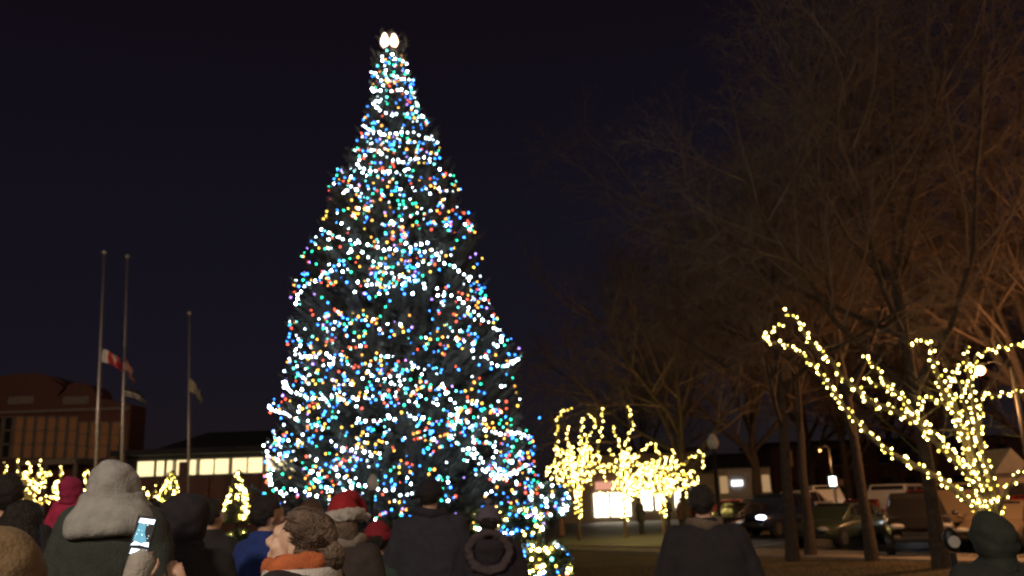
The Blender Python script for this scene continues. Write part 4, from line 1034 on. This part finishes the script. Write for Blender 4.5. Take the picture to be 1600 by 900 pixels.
EM['sign'] = emat('lit_sign', (.85, .9, 1.0), 3)
xx = X(1152, Yk) - x0; bx(xx - .35, xx + .35, -.12, -.004, 2.15, 2.5, 'lit_panel', EM['sign'], t)
bx(-1.6, -.05, .5, 6, 0, 3.0, 'side_wing', M['stucco'], t)
# long dim terrace behind the parked cars
Yd = 80; gd = gz(Yd); x0 = X(1210, Yd)
t = empty('brick_terrace', (x0, Yd, gd), 'long dim brick terrace behind the parked cars', 'building')
W_ = X(1760, Yd) - x0
bx(0, W_, 0, 10, 0, 5.6, 'wall', M['brick2'], t); bx(-.3, W_ + .3, -.4, 10.3, 5.6, 5.9, 'roof', M['roof'], t)
rr = random.Random(4)
for k in range(15):
    for z in (1.0, 3.7):
        xa = 1 + k * 2.2; w = bx(xa, xa + .9, -.05, -.004, z, z + 1.4, 'window', EM['win_warm'] if rr.random() < .12 else M['glass'], t)
        f = MB(); f.box((xa + .45, -.08, z - .06), (1.1, .12, .1)); f.box((xa + .45, -.08, z + .7), (.9, .05, .05)); f.build('frame', M['stone'], w)
# gabled kiosk at right edge
Yq = 36; gq = gz(Yq); x0 = X(1560, Yq)
t = empty('kiosk', (x0, Yq, gq), 'little gabled kiosk with a pale front behind the right limb of the lit tree', 'kiosk')
bx(0, 1.3, 0, 2, 0, 2.3, 'wall', M['stucco'], t)
b = MB(); b.add([(-.2, -.2, 2.3), (1.5, -.2, 2.3), (.65, -.2, 3.3), (-.2, 2.2, 2.3), (1.5, 2.2, 2.3), (.65, 2.2, 3.3)], [(0, 1, 2), (3, 5, 4), (0, 2, 5, 3), (1, 4, 5, 2), (0, 3, 4, 1)]); b.build('roof', M['siding'], t)
bx(.25, 1.05, -.05, -.004, 1.0, 1.9, 'hatch', M['plastic'], t)

# ------------------------------------------------------------------ lamps and posts
def acorn_post(px, pglobe, Y, label, lit=None, power=0, r=.16, gm=None):
    g_ = at(px, pglobe, Y); base = V((g_.x, Y, gz(Y))); h = g_.z - base.z
    t = empty('lamp_post', base, label, 'street lamp', 'lamp posts')
    b = MB(); b.lathe((0, 0, 0), [(.2, 0), (.2, .12), (.13, .2), (.11, .6), (.06 * r / .16, .75), (.05 * r / .16, h - .35), (.5 * r, h - r * 1.9), (.62 * r, h - r * 1.1), (.3 * r, h - r)], 12); b.build('post', M['iron'], t, smooth=True)
    b = MB(); b.lathe((0, 0, h), [(r * .56, -r), (r, -r * .3), (r * 1.05, r * .3), (r * .7, r * 1.2), (r * .25, r * 1.8), (.01, r * 2)], 14); b.build('globe', gm or M['globe'], t, smooth=True)
    b = MB(); b.lathe((0, 0, h), [(r * .3, r * 1.8), (r * .12, r * 2.5), (0.001, r * 2.8)], 8); b.build('finial', M['iron'], t)
    return t, g_
acorn_post(1114, 693, 27, 'unlit acorn lamp post behind the man at the right', r=.17)
acorn_post(582, 757, 12, 'unlit pale globe lamp post in front of the tall tree above the santa hat', r=.075)
def point(loc, power, colr, r=.1, parent=None):
    d = bpy.data.lights.new('lamp_light', 'POINT'); d.energy = power; d.color = colr; d.shadow_soft_size = r
    o = bpy.data.objects.new('lamp_light', d); col.objects.link(o); o.location = loc
    if parent: o.parent = parent
    return o
SOD = (1.0, .45, .165)
EM['sodium'] = emat('sodium_lamp', (1.0, .52, .18), 14); EM['dimlamp'] = emat('dim_lamp', (1.0, .5, .18), .7)
def street_lamp(pos, h, label, power, arm=(-.9, 0), colr=SOD, em='sodium', gr=.135):
    t = empty('street_lamp', pos, label, 'street lamp', 'glowing street lamps')
    b = MB(); b.tube([(0, 0, 0), (0, 0, h + .2)], [.09, .05], 10); b.tube([(0, 0, h + .1), (arm[0] * .5, arm[1] * .5, h + .3), (arm[0], arm[1], h + .22)], .03, 6); b.build('post', M['iron'], t, smooth=True)
    b = MB(); b.ell((arm[0], arm[1], h + .2), (.2, .14, .1), keep=lambda v: v.z > -.1); b.build('hood', M['iron'], t, smooth=True)
    b = MB(); b.ell((arm[0], arm[1], h + .04), (gr, gr, gr * .92)); b.build('lamp_globe', EM[em], t, smooth=True)
    point((arm[0], arm[1], h - .12), power, colr, .12, t)
    return t
lp = at(1531, 577, 24); street_lamp(V((lp.x + .9, 24, gz(24))), lp.z - gz(24) - .07, 'glowing orange street lamp behind the wide lit tree', 900)
street_lamp(V((25, 31, -.5)), 7, 'orange street lamp beyond the right edge', 1500)
lq = at(1281, 703, 45); street_lamp(V((lq.x + .5, 45, gz(45))), lq.z - gz(45) - .04, 'small dim lamp above the back row of parked cars', 260, (-.5, 0), SOD, 'dimlamp', .07)
EM['lampwhite'] = emat('white_lamp', (1.0, .8, .55), 30)
la = street_lamp(V((-5.5, -6.5, 0)), 8.5, 'added unseen lamp behind the photographer, left, lighting the crowd', 3300, (.9, 0), (1.0, .80, .62), 'lampwhite')  # unseen fill lamp, added behind the camera to light the crowd
lb_ = street_lamp(V((4.5, -9, 0)), 8.5, 'added unseen lamp behind the photographer, right, softening shadows', 1200, (-.9, 0), (1.0, .74, .55), 'lampwhite')  # second unseen lamp, added to soften the shadows of the first
for l_ in (la, lb_):
    for ch in l_.children:
        if ch.type == 'LIGHT': ch.data.shadow_soft_size = .55
street_lamp(V((-30, 46, -.5)), 6, 'street lamp in front of the old school', 170, (.9, 0))
street_lamp(V((-19.5, 28, -.5)), 7, 'added unseen lamp brightening the flagpoles from beyond the left edge', 900, (.9, 0), (1.0, .68, .48), 'lampwhite')  # off-frame lamp added to brighten the flagpoles
street_lamp(V((19, 19, -.4)), 9, 'added unseen tall orange lamp lighting the twigs from beyond the right edge', 1150)  # extra off-frame lamp, added so the high twigs catch more light
# white lit walk signal
g_ = at(1301, 752, 34); base = V((g_.x, 34, gz(34))); t = empty('pedestrian_signal', base, 'bright white signal on a thin post among the parked cars', 'signal')
b = MB(); b.tube([(0, 0, 0), (0, 0, g_.z - base.z - .25)], .035, 8); b.build('post', M['steel'], t)
b = MB(); b.box((0, .06, g_.z - base.z), (.34, .12, .5)); b.build('housing', M['iron'], t, bevel=.02)
EM['sig'] = emat('signal_face', (.85, 1, .95), 9); b = MB(); b.box((0, -.02, g_.z - base.z), (.24, .03, .34)); b.build('face', EM['sig'], t)
# parking meter
g_ = at(1486, 846, 8.5); base = V((g_.x, 8.5, gz(8.5))); t = empty('parking_meter', base, 'black post with a round white face at the lower right', 'meter')
hm = g_.z - base.z
b = MB(); b.tube([(0, 0, 0), (0, 0, hm - .1)], .03, 10); b.build('post', M['iron'], t)
b = MB(); b.ell((0, 0, hm + .02), (.075, .05, .11)); b.build('head', M['iron'], t, smooth=True)
b = MB(); b.tube([(0, -.05, hm), (0, -.068, hm)], .055, 18); b.build('dial', M['globe'], t)

# ------------------------------------------------------------------ cars
def carpaint(name, c): return mat(name, c, .28, c, 3, coat=.6)
P_ = {'black': carpaint('paint_black', (.015, .015, .017)), 'red': carpaint('paint_red', (.30, .03, .02)), 'white': carpaint('paint_white', (.65, .64, .62)), 'silver': carpaint('paint_silver', (.35, .35, .36)),
      'green': carpaint('paint_green', (.05, .07, .045)), 'blue': carpaint('paint_blue', (.03, .045, .10)), 'tan': carpaint('paint_tan', (.22, .17, .115))}
EM['head'] = emat('headlight_lit', (.95, .97, 1.0), 12); EM['tail'] = emat('taillight_lit', (1.0, .07, .03), 3); EM['amber_l'] = emat('marker_lit', (1.0, .3, .05), 4)
M['lens'] = mat('lens', (.5, .5, .5), .1); M['lens_red'] = mat('lens_red', (.35, .02, .02), .15)
def car(kind, pos, rz, paint, label, head=False, tail=False):
    # local: +X forward
    if kind == 'sedan': Lh, Wd, belt, roof, st = 2.3, .9, .92, 1.45, [(-2.3, .5, .78), (-2.15, .38, .93), (-1.5, .3, .98), (-.6, .28, .97), (.8, .28, .95), (1.6, .3, .84), (2.15, .36, .72), (2.3, .45, .6)]; cab = [(-1.75, .96, .02), (-1.05, .97, .46), (.3, .97, .49), (1.25, .93, .02)]
    elif kind == 'suv': Lh, Wd, belt, roof, st = 2.35, .95, 1.08, 1.78, [(-2.35, .55, 1.0), (-2.25, .42, 1.1), (-1.5, .38, 1.12), (.8, .38, 1.1), (1.6, .4, 1.06), (2.2, .42, .98), (2.35, .52, .8)]; cab = [(-2.28, 1.1, .02), (-1.95, 1.12, .62), (.3, 1.12, .66), (1.1, 1.08, .02)]
    elif kind == 'van': Lh, Wd, belt, roof, st = 2.5, .97, 1.15, 2.0, [(-2.5, .5, 1.1), (-2.42, .36, 1.2), (-1.5, .34, 1.2), (1.2, .34, 1.18), (2.0, .36, 1.05), (2.5, .45, .8)]; cab = [(-2.48, 1.18, .02), (-2.38, 1.2, .78), (.9, 1.2, .82), (1.9, 1.08, .02)]
    elif kind == 'pickup': Lh, Wd, belt, roof, st = 2.7, .97, 1.15, 1.8, [(-2.7, .6, 1.15), (-2.65, .5, 1.2), (-1.6, .45, 1.2), (-.3, .42, 1.18), (1.2, .42, 1.14), (2.2, .45, 1.08), (2.7, .55, .9)]; cab = [(-.75, 1.18, .02), (-.55, 1.18, .6), (.6, 1.18, .63), (1.4, 1.12, .02)]
    t = empty('parked_car', pos, label, 'car', 'cars parked along the street', rz)
    sec = []
    b = MB(); n_ = 12
    for x, zb_, zt_ in st:
        taper = 1 - .16 * max(0, (abs(x) / Lh - .7) / .3) ** 2; w = Wd * taper; zm = (zb_ + zt_) / 2
        prof_ = [(-w * .86, zb_), (-w * .98, zb_ + .12), (-w, zm), (-w * .97, zt_ - .1), (-w * .88, zt_ - .01), (-w * .4, zt_ + .02), (w * .4, zt_ + .02), (w * .88, zt_ - .01), (w * .97, zt_ - .1), (w, zm), (w * .98, zb_ + .12), (w * .86, zb_)]
        b.v += [(x, y, z) for y, z in prof_]
    k = len(st)
    for i in range(k - 1):
        for j in range(n_): b.f.append((i * n_ + j, i * n_ + (j + 1) % n_, (i + 1) * n_ + (j + 1) % n_, (i + 1) * n_ + j)); b.m.append(0)
    b.f += [tuple(range(n_)), tuple(range((k - 1) * n_, k * n_))[::-1]]; b.m += [0, 0]
    b.build('body', P_[paint], t, smooth=True)
    # cabin shell with glass panes set into it
    b = MB(); S = []
    for x, z0_, hh in cab:
        w0 = Wd * .9; w1 = Wd * (.9 - .2 * min(1, hh / .6)); sec_ = [V((x, -w0, z0_ - .05)), V((x, -w1, z0_ + hh)), V((x, w1, z0_ + hh)), V((x, w0, z0_ - .05))]; S.append(sec_); b.v += [tuple(q) for q in sec_]
    for i in range(3):
        for j in range(3): b.f.append((i * 4 + j, i * 4 + j + 1, i * 4 + 5 + j, i * 4 + 4 + j)); b.m.append(0)
    b.f += [(0, 3, 2, 1), (12, 13, 14, 15)]; b.m += [0, 0]; b.build('cabin', P_[paint], t, bevel=.03)
    def pane(nm, A_, B_, C_, D_, u0, u1, v0, v1):
        g_ = lambda u, v: A_.lerp(B_, u).lerp(D_.lerp(C_, u), v)
        q = [g_(u0, v0), g_(u1, v0), g_(u1, v1), g_(u0, v1)]; n__ = (q[1] - q[0]).cross(q[3] - q[0]).normalized()
        ctr = sum(q, V()) / 4
        if n__.dot(ctr - V(((cab[1][0] + cab[2][0]) / 2, 0, ctr.z - .25))) < 0: n__ = -n__
        m_ = MB(); m_.v = [tuple(p_ + n__ * .012) for p_ in q] + [tuple(p_ - n__ * .01) for p_ in q]
        m_.f = [(0, 1, 2, 3), (7, 6, 5, 4), (0, 4, 5, 1), (1, 5, 6, 2), (2, 6, 7, 3), (3, 7, 4, 0)]; m_.m = [0] * 6; m_.build(nm, M['glass'], t)
    pane('windscreen', S[3][0], S[3][3], S[2][2], S[2][1], .07, .93, .1, .93)
    pane('rear_window', S[0][0], S[0][3], S[1][2], S[1][1], .09, .91, .25 if kind != 'sedan' else .12, .9)
    for k0, k1 in ((0, 1), (3, 2)):
        pane('side_window', S[1][k0], S[2][k0], S[2][k1], S[1][k1], .04, .46, .2, .88); pane('side_window', S[1][k0], S[2][k0], S[2][k1], S[1][k1], .52, .96, .2, .88)
        pane('quarter_window', S[2][k0], S[3][k0].lerp(S[2][k0], .3), S[2][k1].lerp(S[3][k0], .12), S[2][k1], .04, .8, .2, .8)
    wr = .33 if kind == 'sedan' else .38
    for sx in (-Lh * .62, Lh * .63):
        for sy in (-1, 1):
            b = MB(); y = sy * (Wd - .1); b.tube([(sx, y - .11, wr), (sx, y - .09, wr), (sx, y + .09, wr), (sx, y + .11, wr)], [wr * .93, wr, wr, wr * .93], 18); w = b.build('wheel', M['tyre'], t, smooth=True)
            b = MB(); yy = y + sy * .112; b.tube([(sx, yy - .005, wr), (sx, yy + .012, wr)], wr * .62, 14)
            b.build('rim', M['rim'], w)
            b = MB(); b.tube([(sx, y - .125, wr + .02), (sx, y + .09, wr + .02)], wr * 1.14, 18); b.build('wheel_arch', M['plastic'], t)
    for sy in (-1, 1):
        b = MB(); b.ell((Lh - .08, sy * Wd * .66, st[-1][2] + .06), (.12, .22, .09)); b.build('headlight', EM['head'] if head else M['lens'], t, smooth=True)
        b = MB(); b.ell((-Lh + .08, sy * Wd * .72, st[0][2] + .0), (.1, .16, .1)); b.build('taillight', EM['tail'] if tail else M['lens_red'], t, smooth=True)
        b = MB(); b.ell((cab[3][0] - .25, sy * (Wd + .1), cab[3][1] + .1), (.07, .1, .07)); b.build('mirror', P_[paint], t, smooth=True)
    b = MB(); b.box((Lh - .01, 0, st[-1][1] + .1), (.08, Wd * 1.1, .16)); b.build('grille', M['plastic'], t, bevel=.02)
    b = MB(); b.box((Lh + .02, 0, st[-1][1] - .0), (.1, Wd * 1.6, .12)); b.build('bumper', M['plastic'], t, bevel=.03)
    b = MB(); b.box((-Lh - .02, 0, st[0][1] - .02), (.1, Wd * 1.6, .14)); b.build('bumper', M['plastic'], t, bevel=.03)
    b = MB(); b.box((-Lh - .075, 0, st[0][1] + .16), (.015, .45, .13)); b.build('number_plate', M['globe'], t)
    return t
def cp(px, Y): p = at(px, 800, Y); return V((p.x, Y, gz(Y) + .006))
deg = math.radians
car('suv', cp(1430, 27.6), deg(-112), 'black', 'dark suv facing the lawn between the straight trunk and the lit tree')
car('sedan', cp(1312, 31.5), deg(-140), 'green', 'dark green car angled in front of the red one, right of the paired trunks')
car('sedan', cp(1352, 36), deg(-130), 'red', 'red car behind the straight bare trunk', tail=True)
car('van', cp(1400, 36.5), deg(-125), 'white', 'white van just behind the dark suv, left side')
car('suv', cp(1450, 34), deg(-112), 'red', 'red suv with glowing lights behind the dark suv', head=True)
car('van', cp(1500, 30), deg(-118), 'tan', 'tan van right of the dark suv behind the meter', head=True)
car('sedan', cp(1570, 27.5), deg(-135), 'tan', 'tan car under the wide lit tree near the right edge')
car('sedan', cp(1160, 38), deg(-150), 'black', 'black car at the left end of the parked row', tail=True)
car('suv', cp(1210, 38.5), deg(-135), 'blue', 'dark blue suv with a lit headlight left of the paired trunks', head=True)
car('sedan', cp(1185, 46), deg(-160), 'silver', 'silver car in the second row left of the paired trunks', head=True)
car('pickup', cp(1250, 45), deg(30), 'silver', 'silver pickup with red tail lights glimpsed between the paired trunks', tail=True)
car('sedan', cp(1140, 47), deg(20), 'red', 'red car with tail lights on right of the lamp post', tail=True)
car('van', cp(1290, 50), deg(-100), 'white', 'white van in the back row under the white signal', head=True)
car('sedan', cp(1620, 33), deg(-130), 'red', 'red car cut by the right edge', head=True)

# dark hedge at the back right, closing the view under the trees
hb = MB(); 
x0 = X(1100, 70); x1 = X(1800, 66)
t = empty('hedge', ((x0 + x1) / 2, 66, gz(66)), 'dark clipped hedge behind the parked cars', 'hedge')
leafy(hb, (0, 0, .9), ((x1 - x0) / 2, .8, .95), 14000, .25); hb.build('foliage', M['shrub'], t)

# ------------------------------------------------------------------ world and moon
w = bpy.data.worlds.new('World'); scene.world = w; w.use_nodes = True; nt = w.node_tree
bg = nt.nodes['Background']
sky = nt.nodes.new('ShaderNodeTexSky'); sky.sky_type = 'NISHITA'; sky.sun_disc = False; sky.sun_elevation = deg(8); sky.sun_rotation = deg(200)
tc = nt.nodes.new('ShaderNodeTexCoord'); sp = nt.nodes.new('ShaderNodeSeparateXYZ'); nt.links.new(tc.outputs['Generated'], sp.inputs[0])
rp = nt.nodes.new('ShaderNodeValToRGB'); e = rp.color_ramp.elements
e[0].position = 0.0; e[0].color = (.0090, .0056, .0072, 1); e[1].position = .62; e[1].color = (.0046, .0019, .0036, 1)
x = e.new(.16); x.color = (.0064, .0044, .0098, 1); x = e.new(.32); x.color = (.0056, .0040, .0085, 1)
nt.links.new(sp.outputs['Z'], rp.inputs['Fac'])
mx = nt.nodes.new('ShaderNodeMix'); mx.data_type = 'RGBA'; mx.blend_type = 'ADD'; mx.inputs['Factor'].default_value = 1
sc = nt.nodes.new('ShaderNodeVectorMath'); sc.operation = 'SCALE'; sc.inputs['Scale'].default_value = .0006
nt.links.new(sky.outputs['Color'], sc.inputs[0]); nt.links.new(rp.outputs['Color'], mx.inputs['A']); nt.links.new(sc.outputs['Vector'], mx.inputs['B'])
nt.links.new(mx.outputs['Result'], bg.inputs['Color']); bg.inputs['Strength'].default_value = 1.0
sd = bpy.data.lights.new('moonlight', 'SUN'); sd.energy = .05; sd.angle = deg(12); sd.color = (1, .85, .75)
so = bpy.data.objects.new('moonlight', sd); col.objects.link(so); so.rotation_euler = (deg(60), 0, deg(-20))
scene.cycles.pixel_filter_type = 'BLACKMAN_HARRIS'; scene.cycles.filter_width = 2.0
vs = scene.view_settings; vs.view_transform = 'Standard'; vs.look = 'None'; vs.exposure = 0; vs.gamma = 1
